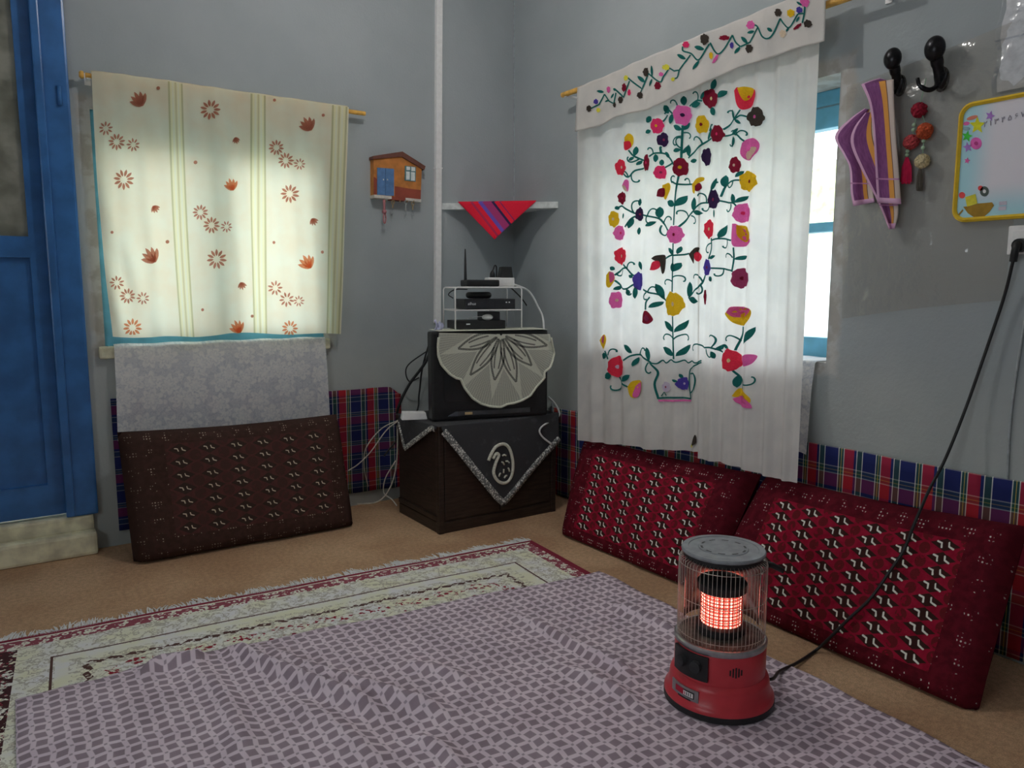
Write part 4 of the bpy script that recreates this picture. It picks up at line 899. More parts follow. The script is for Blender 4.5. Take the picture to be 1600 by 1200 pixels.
# devices on the rack
u0 = tvu(731, 440, .12)[0]; u1 = tvu(778, 440, .12)[0]
ro = thing('router', 'black router with one upright antenna on the wire rack', 'router', tvp((u0+u1)/2, .17, zt2))
part('router_body', G().box(u0-.012, u1, .09, .22, zt2, zt2+.034, tvp), M_black, ro, bevel=.008)
ua = tvu(727, 400, .15)[0]; za = tvu(727, 389, .15)[1]
part('antenna', G().tube([tvp(ua, .15, zt2+.002), tvp(ua, .15, zt2+.06), tvp(ua, .15, za-.05), tvp(ua, .15, za)], [.0085,.0075,.0055,.003], 10), M_black, ro, smooth=True)
part('antenna_joint', G().tube([tvp(ua-.004, .15, zt2+.014), tvp(u0+.0, .15, zt2+.014)], .008, 10), M_black, ro, smooth=True)
u0 = tvu(763, 440, .22)[0]; u1 = tvu(812, 440, .15)[0]
ps = thing('power_strip', 'white power strip with two black plugs on the wire rack', 'power strip', tvp((u0+u1)/2, .25, zt2))
part('strip_body', G().box(u0, u1, .225, .29, zt2, zt2+.048, tvp), M_white, ps, bevel=.006)
part('switch', G().box(u0+.11, u0+.135, .24, .27, zt2+.046, zt2+.054, tvp), plain('red_plastic', C(200,40,60,.7), .3), ps, bevel=.002)
ch = thing('plug_adapter', 'black plug adapter standing in the white power strip', 'adapter', tvp(u1-.05, .25, zt2+.048))
c0 = u1-.082; part('adapter_body', G().hexa([tvp(*q) for q in ((c0,.228,zt2+.046),(c0+.075,.228,zt2+.046),(c0+.075,.285,zt2+.046),(c0,.285,zt2+.046),(c0+.012,.232,zt2+.106),(c0+.068,.232,zt2+.106),(c0+.068,.28,zt2+.106),(c0+.012,.28,zt2+.106))]), M_black, ch, bevel=.004)
pl = thing('power_plug', 'slim black plug with looped cord in the white power strip', 'plug', tvp(u0+.03, .25, zt2+.048))
part('plug_body', G().tube([tvp(u0+.035,.255,zt2+.046), tvp(u0+.035,.255,zt2+.07), tvp(u0+.035,.255,zt2+.085)], [.016,.014,.006], 10), M_black, pl, smooth=True)
part('plug_cord', G().tube(smooth_pts([tvp(u0+.035,.255,zt2+.082), tvp(u0+.048,.255,zt2+.112), tvp(u0+.06,.26,zt2+.10), tvp(u0+.062,.27,zt2+.05)], 5), .0035, 6), M_black, pl, smooth=True)
zs = zm+.004; d0 = tvu(726, 475, .09)[0]; d1 = tvu(805, 475, .09)[0]
dv_ = thing('video_recorder', 'flat black recorder box with white logo on the rack shelf', 'recorder', tvp((d0+d1)/2, .19, zs))
part('case', G().box(d0, d1, .09, .29, zs, zs+.052, tvp), M_black, dv_, bevel=.003)
part('front_panel', G().box(d0+.004, d1-.004, .084, .091, zs+.003, zs+.048, tvp), plain('recorder_panel', (.03,.032,.038,1), .3), dv_, bevel=.002)
M_logo = plain('white_print', C(200,204,206,.7), .5)
def text(name, s, size, origin, ex, ez, mat, parent, extr=.0004, align='LEFT', italic=0.0):
    cu = bpy.data.curves.new(name, 'FONT'); cu.body = s; cu.size = size; cu.extrude = extr; cu.align_x = align; cu.shear = italic
    tmp = bpy.data.objects.new('tmp_text', cu); COL.objects.link(tmp); dg = bpy.context.evaluated_depsgraph_get()
    me0 = tmp.evaluated_get(dg).to_mesh(); g = G(); ex = np.asarray(ex, float); ez = np.asarray(ez, float); en = np.cross(ex, ez)
    g.add([np.asarray(origin) + ex*v.co.x + ez*v.co.y + en*v.co.z for v in me0.vertices], [tuple(f.vertices) for f in me0.polygons])
    tmp.evaluated_get(dg).to_mesh_clear(); bpy.data.objects.remove(tmp); bpy.data.curves.remove(cu)
    return part(name, g, mat, parent)
e1v = (E1[0], E1[1], 0)
text('logo', 'alhua', .021, tvp(d0+.014, .0832, zs+.022), e1v, (0,0,1), M_logo, dv_, italic=.2)
for k in (0, 1): part('indicator', G().box(d1-.055+.016*k, d1-.047+.016*k, .0825, .085, zs+.032, zs+.038, tvp), M_logo, dv_)
single('cable_coil', G().lathe([(.052+.016*math.cos(w), .018+.017*math.sin(w)) for w in np.linspace(0, 2*PI, 13)], tvp(lerp(d0,d1,.40), .20, zs+.053), 24, False), M_black, 'coil of black cable lying on the recorder box', 'cable', smooth=True)
zc = TT+.006; s0 = tvu(714, 510, .08)[0]; s1 = tvu(792, 510, .08)[0]
sb = thing('receiver', 'black satellite receiver at the bottom of the wire rack', 'receiver', tvp((s0+s1)/2, .2, zc))
part('case', G().box(s0, s1, .10, .27, zc, zc+.042, tvp), M_black, sb, bevel=.003)
part('indicator', G().box(s0+.055, s0+.075, .097, .101, zc+.022, zc+.028, tvp), M_logo, sb)
part('side_box', G().box(s1-.11, s1-.02, .13, .24, zc+.04, zc+.085, tvp), M_dark, sb, bevel=.003)
mo = thing('computer_mouse', 'white computer mouse on the black receiver', 'mouse', tvp(s0+.2, .12, zc+.042)); mu = tvu(763, 503, .12)[0]
part('mouse_shell', G().ball(tvp(mu, .135, zc+.058), .03, 18, 10, (1.0, .9, .55)), M_white, mo, smooth=True)
part('mouse_cord', G().tube(smooth_pts([tvp(mu-.025,.14,zc+.062), tvp(mu-.06,.17,zc+.058), tvp(mu-.10,.2,zc+.046)], 5), .002, 6), M_white, mo, smooth=True)
# white box and looped thing at the left of the television
wb = thing('telephone_box', 'small white plastic box on the black cloth beside the television', 'box', tvp(-.1, .2, CZ+.005))
q = onZ(650, 655, CZ+.006); part('box_body', G().hexa([(q[0]-.07,q[1]+.02,CZ+.004),(q[0]+.05,q[1]-.03,CZ+.004),(q[0]+.07,q[1]+.03,CZ+.004),(q[0]-.05,q[1]+.08,CZ+.004),(q[0]-.062,q[1]+.025,CZ+.044),(q[0]+.045,q[1]-.022,CZ+.04),(q[0]+.06,q[1]+.03,CZ+.04),(q[0]-.045,q[1]+.07,CZ+.044)]), M_white, wb, bevel=.004)
g = G()
single('folded_bag', g.grid(lambda u, v: (lambda q: (q[0], q[1], q[2]))(tvp(lerp(.03, .085, u) + .010*math.sin(v*3), .06 + .05*u + .01*math.sin(u*9), TT+.006 + v*lerp(.055, .035, u)*abs(math.sin(u*7+.6))**.4)), 16, 10), plain('lavender_cloth', C(170,172,200,.65), .8), 'small lavender cloth bag beside the legs of the wire rack', 'bag', smooth=True, solid=.003, fix=False)
# cables
def cable(pts, r, mat, label, cat='cable', sm=8): return single('cable', G().tube(smooth_pts(pts, sm), r, 6), mat, label, cat, smooth=True)
Yk = YW-.03; kx = lambda x, y, Y: tuple(onY(x, y, Y))
cable([tvp(uR+.01,.28,zt2+.02), kx(826,455,3.52), kx(842,482,3.50), kx(848,496,3.48), kx(850,519,3.45), kx(851,545,3.5)], .0058, M_white, 'white cable bowing down from the wire rack to the television back')
cable([kx(676,518,3.74), kx(668,560,3.76), kx(640,600,3.78), kx(624,632,3.80), kx(620,655,3.82), kx(622,700,3.84)], .008, M_black, 'thick black cable curving down left of the television')
cable([kx(674,525,3.76), kx(660,575,3.8), kx(655,615,3.82), kx(648,650,3.8), (1.69,3.74,.3)], .005, M_black, 'thin dark cable hanging straight left of the television')
cable([kx(668,548,3.8), kx(640,568,3.84), kx(634,582,3.84), kx(640,596,3.84), kx(655,590,3.82)], .004, M_black, 'dark cable loop on the wall left of the television')
M_cr = plain('cream_cable', C(176,172,164,.6), .6)
cable([kx(626,655,3.60), kx(604,672,3.70), kx(580,705,3.78), kx(560,725,3.80), kx(545,735,3.70)], .0032, M_cr, 'thin cream wire running from the white box to the brown cushion')
cable([kx(626,655,3.61), kx(596,670,3.74), kx(572,700,3.80), kx(569,730,3.84), kx(575,760,3.86)], .0032, M_cr, 'thin cream wire hanging across the dark tartan cloth')
cable([kx(621,665,3.66), kx(621,700,3.68), kx(618,735,3.7), kx(608,765,3.74), kx(590,784,3.80), kx(558,788,3.86)], .0042, M_cr, 'cream wire bowing beside the wooden cabinet to the floor')
cable([kx(618,720,3.68), kx(602,748,3.76), kx(600,770,3.8), kx(612,780,3.74), kx(620,790,3.69)], .0036, M_cr, 'short cream wire loop at the foot of the cabinet')
cable([kx(857,620,3.28), kx(868,632,3.24), kx(874,646,3.22), kx(868,655,3.2), kx(850,664,3.17), kx(843,673,3.165), kx(848,683,3.165), kx(862,694,3.165)], .0052, M_white, 'white cable snaking down at the right of the television')
cable([kx(866,598,3.5), kx(884,614,3.46), kx(900,632,3.44)], .006, M_black, 'black cable running from the television towards the embroidered curtain')
cable([tvp(uR-.04,.30,zt2+.05), kx(818,470,3.75), kx(832,500,3.78), kx(838,530,3.70)], .004, M_black, 'black cord dropping behind the wire rack')
cable([tvp(.18,.24,zs+.055), tvp(.16,.26,zs+.075), tvp(.20,.27,zs+.10), tvp(.27,.28,zT-.01)], .003, M_black, 'thin black lead between recorder and router')
single('clear_wrapper', G().grid(lambda u, v: (2.44 + .012*math.sin(v*5+u*3) + .02*u, lerp(3.20, 3.30, u), lerp(.40, .60 - .05*u, v) ), 8, 10), plain('grey_film', C(150,158,165,.7), .2, spec=.6), 'crumpled grey plastic wrapper at the right of the television', 'wrapper', smooth=True, solid=.002, fix=False)

# conduit on the wall
cb = onY(676, 505, YW-.012); ct_ = onY(684.5, 0, YW-.012)
cn = thing('cable_conduit', 'white vertical plastic cable conduit on the wall beside the corner', 'conduit', (2.12, YW, cb[2]))
part('duct', G().add([], []).hexa([(2.095,YW-.026,cb[2]), (2.132,YW-.026,cb[2]), (2.132,YW+.002,cb[2]), (2.095,YW+.002,cb[2]), (2.135,YW-.026,CEIL), (2.172,YW-.026,CEIL), (2.172,YW+.002,CEIL), (2.135,YW+.002,CEIL)]), M_white, cn, bevel=.003)
z6 = onY(676, 262, YW-.012)[2]; xz = lerp(2.095, 2.135, (z6-cb[2])/(CEIL-cb[2]))
part('duct_cover', G().box(xz-.003, xz+.040, YW-.029, YW+.001, z6-.004, z6+.004), M_white, cn)
struct('trim_1', G().box(XW-.006, XW+.004, YW-.008, YW+.002, 1.72, CEIL), plain('corner_filler', C(140,146,150,.62), .8), 'pale filler line in the corner of the two walls')

# ================================================================== CORNER SHELF WITH CLOTH
SA = np.array([2.155, YW]); SB = np.array([XW, 3.468]); SZ = 1.69
sh = thing('corner_shelf', 'white triangular shelf fixed in the corner of the room', 'shelf', (2.5, 3.75, SZ-.04))
part('board', G().prism([(SA[0],SA[1],SZ-.036), (SB[0],SB[1],SZ-.036), (XW,YW,SZ-.036)], (0,0,.036)), plain('shelf_paint', C(176,180,180,.55), .6), sh, bevel=.002)
M_dkw = plain('dark_shelf_lining', C(86,84,78,.6), .8)
sd = (SB-SA)/np.linalg.norm(SB-SA); sn = np.array([-sd[1], sd[0]]); sn = sn if sn @ (-SA) > 0 else -sn
t = T('red_kilim_cloth'); (u, v, _), o = t.coord('UV'); w_ = (u*.78 + v*.62); n = t.noise(t.vec(u, v), 300, 2); f = w_
col = t.mix(n.step(.3,.7), C(186,28,48,.55), C(200,36,56,.55))
for (a, b, c) in ((.055,.075,(92,70,150)), (.075,.115,(140,50,96)), (.115,.128,(44,36,70)), (.02,.032,(150,40,70)), (-.20,-.185,(60,44,80)), (-.185,-.165,(130,50,90)), (.150,.156,(120,40,80))): col = t.mix(f.gt(a)*f.lt(b), col, C(*c, .55))
M_red = t.end(t.principled(col, .9, 0, t.bump(n, .3, .002), .1))
pL = onP(716, 312, (SA[0], SA[1], 0), (sn[0], sn[1], 0)); pR = onP(838, 312, (SA[0], SA[1], 0), (sn[0], sn[1], 0)); pT = onP(773, 374, (SA[0]+sn[0]*.01, SA[1]+sn[1]*.01, 0), (sn[0], sn[1], 0))
off = np.array([sn[0], sn[1], 0])*.006; zt_ = SZ+.004
kl = thing('woven_cloth', 'red striped woven cloth draped over the corner shelf', 'cloth', (pT[0], pT[1], pT[2]))
pL[2] = pR[2] = zt_; g = G()
def tri(u, v): tp = lerp(pL, pR, u); q = lerp(tp, pT, v*1.0); return q + off*(1 + .6*math.sin(u*9)*v)
nu_, nv_ = 30, 16; g.grid(tri, nu_, nv_); d3 = np.array([sd[0], sd[1], 0])
g.uv = [(float((np.array(q)-pT) @ d3), q[2]-pT[2]) for q in g.v]
part('hanging_corner', g, M_red, kl, smooth=True, solid=.003, fix=False)
cen = np.array([XW-.07, YW-.07, zt_]); g = G().prism([pL+off*.9, pR+off*.9, cen + (pR-pL)*.12, cen - (pR-pL)*.12], (0,0,.003)); g.uv = [(float((np.array(q)-pT) @ d3), .2) for q in g.v]
part('top_fold', g, M_red, kl)
# darker second cloth hanging below the right half
q0 = onP(845, 322, (SA[0]-sn[0]*.02, SA[1]-sn[1]*.02, 0), (sn[0], sn[1], 0))

# ================================================================== HOUSE-SHAPED KEY HOLDER
yh = YW-.045
def hp(x, y, Y=None): return onY(x, y, yh if Y is None else Y)
M_or = plain('orange_brown_wood', C(150,96,48,.5), .6, scale=20, noise=.12); M_rd = plain('red_brown_wood', C(110,52,40,.5), .6, scale=20)
kh = thing('key_holder', 'wooden house shaped key holder with blue door on the wall', 'key holder', tuple(hp(620, 308, YW)))
bodyp = [hp(584,248), hp(584,306), hp(657,313), hp(659,264), hp(627,243)]
part('house_body', G().prism(bodyp, (0, .045, 0)), M_or, kh)
part('roof', G().prism([hp(582,249), hp(627,245), hp(662,266), hp(664,260), hp(628,237), hp(582,244)], (0, .047, 0)).prism([p_+np.array([0,-.008,0]) for p_ in (hp(582,249), hp(627,245), hp(662,266), hp(664,260), hp(628,237), hp(582,244))], (0,.009,0)), plain('dark_roof', C(84,52,44,.5), .6), kh)
part('base_band', G().prism([p_+np.array([0,-.002,0]) for p_ in (hp(617,310), hp(657,313), hp(657.5,297), hp(640,295), hp(617,291))], (0,.004,0)), M_rd, kh)
part('left_band', G().prism([p_+np.array([0,-.002,0]) for p_ in (hp(584,306), hp(588,306), hp(589,280), hp(584,276))], (0,.004,0)), M_rd, kh)
M_db = plain('blue_toy_door', C(66,96,134,.5), .5)
for a, b in (((589,262),(601.5,305)), ((602,263),(615,306))):
    d_ = part('toy_door', G().prism([p_+np.array([0,-.005,0]) for p_ in (hp(a[0],a[1]), hp(a[0],b[1]-.5), hp(b[0],b[1]), hp(b[0],a[1]+1))], (0,.006,0)), M_db, kh)
    kq = hp((a[0]+b[0])/2 + (3 if a[0] < 600 else -4), 281); part('toy_knob', G().ball((kq[0], kq[1]-.007, kq[2]), .004, 8, 6), M_white, d_, smooth=True)
wf = part('toy_window', G().prism([p_+np.array([0,-.004,0]) for p_ in (hp(632.5,259), hp(632,282), hp(649,284), hp(649.5,261))], (0,.005,0)), plain('teal_toy_frame', C(70,100,104,.5), .5), kh)
for (a, b) in (((634.5,260.5),(640,266)), ((642,261),(648,267.5)), ((634,268),(639.5,281)), ((641.5,269),(647.5,282.5))):
    part('toy_pane', G().prism([p_+np.array([0,-.006,0]) for p_ in (hp(*a), hp(a[0],b[1]), hp(*b), hp(b[0],a[1]+.5))], (0,.003,0)), plain('toy_pane', C(190,206,206,.6), .3), wf)
M_led = plain('pale_ledge', C(170,165,158,.55), .7)
part('ledge', G().prism([hp(585,304,yh-.012), hp(585,309,yh-.012), hp(612,311,yh-.012), hp(612,306.5,yh-.012)], (0,.055,0)), M_led, kh)
part('ledge', G().prism([hp(634,309,yh-.012), hp(634,313,yh-.012), hp(658,316,yh-.012), hp(658,311.5,yh-.012)], (0,.055,0)), M_led, kh)
part('ledge_middle', G().prism([hp(612,307,yh-.008), hp(612,312,yh-.008), hp(634,314,yh-.008), hp(634,309.5,yh-.008)], (0,.05,0)), M_rd, kh)
M_st = plain('steel', (.5,.5,.5,1), .3, .9); M_brass = plain('dull_brass', C(150,130,100,.6), .4, .6)
for x in (601, 614, 624, 635, 645): part('hook', G().tube(smooth_pts([hp(x,310,yh-.004), hp(x,314,yh-.006), hp(x+1,316,yh-.014), hp(x+2,313,yh-.02)], 4), .0022, 6), M_brass, kh, smooth=True)
def key(x, y0, y1, m, label, w=2.2):
    k = thing('key', label, 'key', tuple(hp(x, y1, yh-.014)), 'keys on the house shaped holder'); yy = yh-.012
    part('bow', G().tube([hp(x + w*math.cos(a), y0+3+3*math.sin(a), yy) for a in np.linspace(0, 2*PI, 13)], .0022, 6), m, k, smooth=True)
    part('blade', G().prism([hp(x-.8, y0+5, yy), hp(x-.8, y1, yy), hp(x+.8, y1, yy), hp(x+.8, y0+5, yy)], (0,.003,0)), m, k)
key(614, 313, 325, M_brass, 'small dull key hanging beside the pink strap'); key(634, 313, 329, M_st, 'shiny steel key under the toy window'); key(645, 315, 328, M_brass, 'short dull key under the end of the toy house')
ks = thing('key_strap', 'long pink braided key strap hanging from the house shaped holder', 'strap', tuple(hp(601, 350, yh-.014)))
M_pk = plain('dusty_pink_cord', C(140,92,96,.55), .9)
part('strap', G().tube([hp(600,312,yh-.012), hp(600.5,322,yh-.012), hp(600,332,yh-.012)], .007, 7), M_pk, ks, smooth=True)
part('knot', G().ball(tuple(hp(600.5,331,yh-.012)), .013, 10, 8), M_pk, ks, smooth=True)
part('loop', G().tube([hp(601+1.8*math.cos(a), 341+8*math.sin(a), yh-.012) for a in np.linspace(0, 2*PI, 17)], .0035, 6), M_pk, ks, smooth=True)

# ================================================================== RIGHT WALL: hooks, towel, pompoms, board, films, socket
M_bz = plain('dark_bronze', (.03,.03,.034,1), .28, .7, noise=.2)
def hook(x, y, label, s=1.0):
    k = onX(x, y, XW-.055); h = thing('coat_hook', label, 'coat hook', (XW, k[1], k[2]-.1*s), 'bronze coat hooks'); Y, z = k[1], k[2]
    part('knob', G().ball((XW-.06, Y, z), .034*s, 18, 12, (.8, .92, 1.12)), M_bz, h, smooth=True)
    part('neck', G().tube(smooth_pts([(XW-.05, Y, z-.02*s), (XW-.034, Y, z-.05*s), (XW-.02, Y, z-.075*s), (XW-.010, Y, z-.10*s)], 4), [.019*s]*4+[.016*s]*4+[.017*s]*5, 10), M_bz, h, smooth=True)
    part('back_plate', G().ball((XW-.004, Y, z-.085*s), .03*s, 16, 10, (.3, .8, 1.3)), M_bz, h, smooth=True)
    for sgn in (-1, 1):
        part('prong', G().tube(smooth_pts([(XW-.012, Y, z-.10*s), (XW-.04, Y+sgn*.018*s, z-.118*s), (XW-.062, Y+sgn*.038*s, z-.105*s), (XW-.066, Y+sgn*.046*s, z-.08*s)], 5), [.008*s]*10+[.006*s]*6, 8), M_bz, h, smooth=True)
    return Y, z
hook(1396, 92, 'bronze coat hook holding the purple towel', .95); hY, hz = hook(1462, 76, 'bronze coat hook above the string of pompoms', 1.05)
# towel
t = T('striped_towelling'); (u, v, _), o = t.coord('UV'); n = t.noise(t.vec(u, v), 160, 2); n2 = t.noise(o, 14, 3)
pur = t.mix(n2.step(.3,.7), C(104,62,104,.55), C(120,74,118,.55)); col = pur
col = t.mix(u.gt(.56)*u.lt(.76), col, C(206,140,72,.58)); col = t.mix(u.gt(.76)*u.lt(.79), col, C(90,60,60,.55)); col = t.mix(u.gt(.79), col, C(186,172,166,.58))
col = t.mix(u.lt(.10), col, C(200,160,190,.6)); col = t.mix(v.gt(.955), col, C(200,160,190,.6)); col = t.mix((v-.80).abs().lt(.006), col, C(170,120,160,.58))
M_tow = t.end(t.principled(col, .95, 0, t.bump(n, .6, .004), .08))
tw = thing('towel', 'purple striped towel hanging from the coat hook beside the window', 'towel', tuple(onX(1375, 340, XW-.03)))
def strip(Lp, Rp, X0, X1, wav, name, ph=0):
    Lp = smooth_pts(Lp, 5); Rp = smooth_pts(Rp, 5)
    def f(u, v):
        q = lerp(pline(Lp, v), pline(Rp, v), u); return tuple(onX(q[0], q[1], lerp(X0, X1, v) - wav*math.sin(u*PI*2+ph+v)*(.3+.7*v)))
    part(name, G().grid(f, 16, 30), M_tow, tw, smooth=True, solid=.005, fix=False)
strip([(1352,170),(1330,185),(1305,212),(1318,240),(1328,262),(1330,300),(1334,322)], [(1362,172),(1356,195),(1352,222),(1356,250),(1362,280),(1364,300),(1366,316)], XW-.045, XW-.03, .012, 'rear_fold')
strip([(1353,176),(1335,200),(1330,225),(1345,262),(1368,308),(1380,335),(1390,358)], [(1366,175),(1372,210),(1384,250),(1394,290),(1402,312),(1403,335),(1398,357)], XW-.058, XW-.038, .010, 'middle_fold', 1.0)
strip([(1346,132),(1358,160),(1364,200),(1367,250),(1371,317)], [(1396,124),(1397,165),(1400,215),(1404,262),(1408,319)], XW-.085, XW-.06, .008, 'front_fold', 2.0)
strip([(1347,132),(1360,127),(1374,123)], [(1378,136),(1388,133),(1398,130)], XW-.082, XW-.03, .0, 'hanging_loop')
# pompom string
pg = thing('pompom_string', 'string of red, orange and cream wool pompoms with tassels on the wall', 'pompom string', tuple(onX(1432, 290, XW-.03)))
def fuzzy(x, y, r, col, name, sc=(1,1,1)):
    c = onX(x, y, XW-.034); rr = r*.00205; rnd = random.Random(x); g = G(); prof = G().ball((0,0,0), rr, 18, 12, sc)
    for q in prof.v: pass
    prof.v = [tuple(np.array(q)*(1+rnd.uniform(-.10,.10)) + c) for q in prof.v]
    part(name, prof, plain('wool_'+col[0], C(*col[1], .55), .95, noise=.2, scale=160, bump=.5), pg, smooth=False)
fuzzy(1436,172,12.5,('wine',(124,24,42)),'pompom',(1,1,.95)); fuzzy(1445,205,13,('orange',(152,66,40)),'pompom'); fuzzy(1424,222,12.5,('rose',(150,58,62)),'pompom',(1,1,.95)); fuzzy(1441,252,11.5,('cream',(168,156,124)),'pompom')
part('thread', G().tube([tuple(onX(*q, XW-.03)) for q in ((1447,122),(1441,150),(1437,165),(1430,190),(1426,215),(1418,240),(1416,255))], .0016, 5).tube([tuple(onX(*q, XW-.03)) for q in ((1438,170),(1446,195),(1443,225),(1441,248),(1438,270))], .0016, 5), plain('green_thread', C(120,150,130,.6), .8), pg)
for (x, y) in ((1428,195),(1427,203),(1443,220),(1442,231),(1418,236),(1417,242)): part('bead', G().ball(tuple(onX(x, y, XW-.032)), .0065, 10, 8), plain('mint_bead', C(150,176,150,.6), .3), pg, smooth=True)
def tassel(x0, y0, x1, y1, w, col, name):
    a = onX(x0, y0, XW-.034); b = onX(x1, y1, XW-.034); d = b-a; g = G(); rnd = random.Random(x0)
    for k in range(26):
        an = rnd.uniform(0, 6.28); r = rnd.uniform(.2, 1)*w; e = b + np.array([r*.5*math.cos(an), r*math.sin(an), rnd.uniform(-.008, .004)]); m_ = lerp(a, b, .4) + (e-b)*.75
        g.tube([a + (e-b)*.12, m_, e], [.003,.004,.003], 5)
    part(name, g, plain('wool_'+col[0], C(*col[1], .55), .95), pg)
tassel(1417,246,1415,284,.020,('cerise',(176,34,72)),'tassel'); tassel(1438,262,1436,295,.010,('dark_olive',(70,66,60)),'tassel')

# writing board with yellow frame
XBd = XW-.02
bd = thing('writing_board', 'white writing board with yellow rounded frame and stars', 'board', tuple(onX(1560, 352, XW)))
yb0 = onX(1497,165,XBd)[1] ; zb1 = 1.797; zb0 = 1.418; yL = 1.305; yR = .70
def rr(y0, y1, z0, z1, r, X, k=6):
    out = []
    for (cy, cz, a0) in ((y1-r, z1-r, 0), (y0+r, z1-r, PI/2), (y0+r, z0+r, PI), (y1-r, z0+r, 3*PI/2)):
        for i in range(k+1): a = a0 + PI/2*i/k; out.append((X, cy + r*math.cos(a), cz + r*math.sin(a)))
    return out
part('board_face', G().prism(rr(yR+.012, yL-.012, zb0+.012, zb1-.012, .03, XBd+.004), (.012,0,0)), None or (lambda: (lambda t, p: t.end(t.principled(t.mix(((lambda q: (((yL-.012-q[1])*9.0).step(1.0,.15)).max(((q[2]-zb0)*8.0).step(1.0,.15)))(p)), C(196,194,210,.62), C(150,190,214,.62)), .25, 0, None, .4)))(*(lambda tt: (tt, tt.pos()[0]))(T('board_print'))))(), bd)
o_ = rr(yR, yL, zb0, zb1, .042, XBd); i_ = rr(yR+.014, yL-.014, zb0+.014, zb1-.014, .03, XBd); g = G(); n_ = len(o_)
o2 = [(XW+.001, a[1], a[2]) for a in o_]; m_ = [(XBd-.006, (a[1]+b[1])/2, (a[2]+b[2])/2) for a, b in zip(o_, i_)]
vs = o2 + o_ + m_ + i_ + [(XBd+.006, a[1], a[2]) for a in i_]
g.add(vs, [(L*n_+i, L*n_+(i+1)%n_, (L+1)*n_+(i+1)%n_, (L+1)*n_+i) for L in range(4) for i in range(n_)])
part('board_frame', g, plain('yellow_plastic', C(212,168,44,.62), .35, spec=.4, noise=.04), bd, smooth='auto')
def bp(x, y, d=.001): return onX(x, y, XBd+.004-d)
def star(x, y, r, col, rot=0, d=.0012):
    pts = [bp(x + (r if k % 2 == 0 else r*.45)*math.cos(-PI/2+rot+k*PI/5)*.92, y + (r if k % 2 == 0 else r*.45)*math.sin(-PI/2+rot+k*PI/5), d) for k in range(10)]
    part('printed_star', G().prism(pts, (.0006,0,0)), plain('print_'+col[0], C(*col[1], .6), .4), bd)
def spot(x, y, rx, ry, col, d=.0012, rot=0, name='printed_shape'):
    part(name, G().prism([bp(x + rx*math.cos(a)*math.cos(rot) - ry*math.sin(a)*math.sin(rot), y + rx*math.cos(a)*math.sin(rot) + ry*math.sin(a)*math.cos(rot), d) for a in np.linspace(0, 2*PI, 17)[:-1]], (.0006,0,0)), plain('print_'+col[0], C(*col[1], .6), .4), bd)
star(1527,196,14,('yellow',(214,204,40))); star(1511,213,9.5,('green',(60,170,60)),.2); star(1547,181,8.5,('mauve',(150,110,180)),.3); star(1512,230,8.5,('mauve',(150,110,180)),-.2); star(1511,251,5.5,('rose',(196,90,150)),.2)
spot(1525,224,9,9.5,('magenta',(204,90,160))); spot(1525,224,3,3,('plum',(150,50,110)),.002); spot(1519,184,9,3,('salmon',(214,120,100)),.0012,-.3); spot(1510,193,5,3,('rose',(196,90,150)),.0012,-.2); spot(1510,201,6,3,('slate',(120,150,160)))
# generic printed brown boat with a green-yellow box and red dots (cartoon left out)
part('printed_boat', G().prism([bp(*q, .0012) for q in ((1505,323),(1512,333),(1524,341),(1536,340),(1546,331),(1553,321),(1550,316),(1540,317),(1528,318),(1515,322))], (.0006,0,0)), plain('print_brown', C(140,110,40,.6), .4), bd)
part('printed_box', G().prism([bp(*q, .002) for q in ((1508,308),(1524,303),(1527,318),(1511,323))], (.0006,0,0)), plain('print_lime', C(190,184,60,.6), .4), bd)
spot(1503,305,5,5,('red',(204,70,70))); spot(1532,294,4,4,('red',(204,70,70))); spot(1538,299,7,8,('dark_green',(70,80,76))); spot(1538,299,2.5,3,('white',(220,220,225)),.002)
part('printed_mark', G().prism([bp(*q, .0012) for q in ((1561,315),(1573,314),(1573,320),(1561,321))], (.0006,0,0)).prism([bp(*q, .0012) for q in ((1560,323),(1572,322),(1572,328),(1560,329))], (.0006,0,0)), plain('print_grey', C(170,166,180,.62), .4), bd)
part('printed_oar', G().prism([bp(*q, .0012) for q in ((1495,337),(1504,327),(1505,329),(1497,339))], (.0006,0,0)), plain('print_brown', C(140,110,40,.6)), bd)
M_ink = plain('print_ink', C(120,116,130,.6), .5); o0 = bp(1536, 199, .0016)
try: text('printed_digits', '۲ ۱ ۳ ۴ ۵ ۶ ۷ ۸ ۹', .024, tuple(o0), (0,-.985,.10), (0,0,1), M_ink, bd)
except Exception: pass

# clear plastic sheet on the wall, plastic pouch above the board
def film(name, tint, rough, gl, edge=.0):
    t = T(name); _, p = t.coord('Object'); n = t.noise(p, 9, 4); 
    b = t.bump(n, .5, .03); g_ = t.shader('ShaderNodeBsdfGlossy', Color=(.9,.9,.9,1), Roughness=rough); t.t.links.new(b, g_.node.inputs['Normal'])
    return t.end(t.mixs(edge, t.mixs(gl, t.shader('ShaderNodeBsdfTransparent', Color=tint), g_), t.shader('ShaderNodeBsdfDiffuse', Color=(.62,.57,.50,1))))
M_film = film('clear_film', (.975,.96,.935,1), .13, .08, .16); M_film2 = film('pouch_film', (.92,.94,.97,1), .15, .16)
fc = [onX(1324,136,XW-.006), onX(1600,92,XW-.006), onX(1572,468,XW-.006), onX(1315,498,XW-.006)]; fc[1] = np.array([XW-.006, 1.10, 2.03]); fc[2] = np.array([XW-.006, 1.132, 1.165])
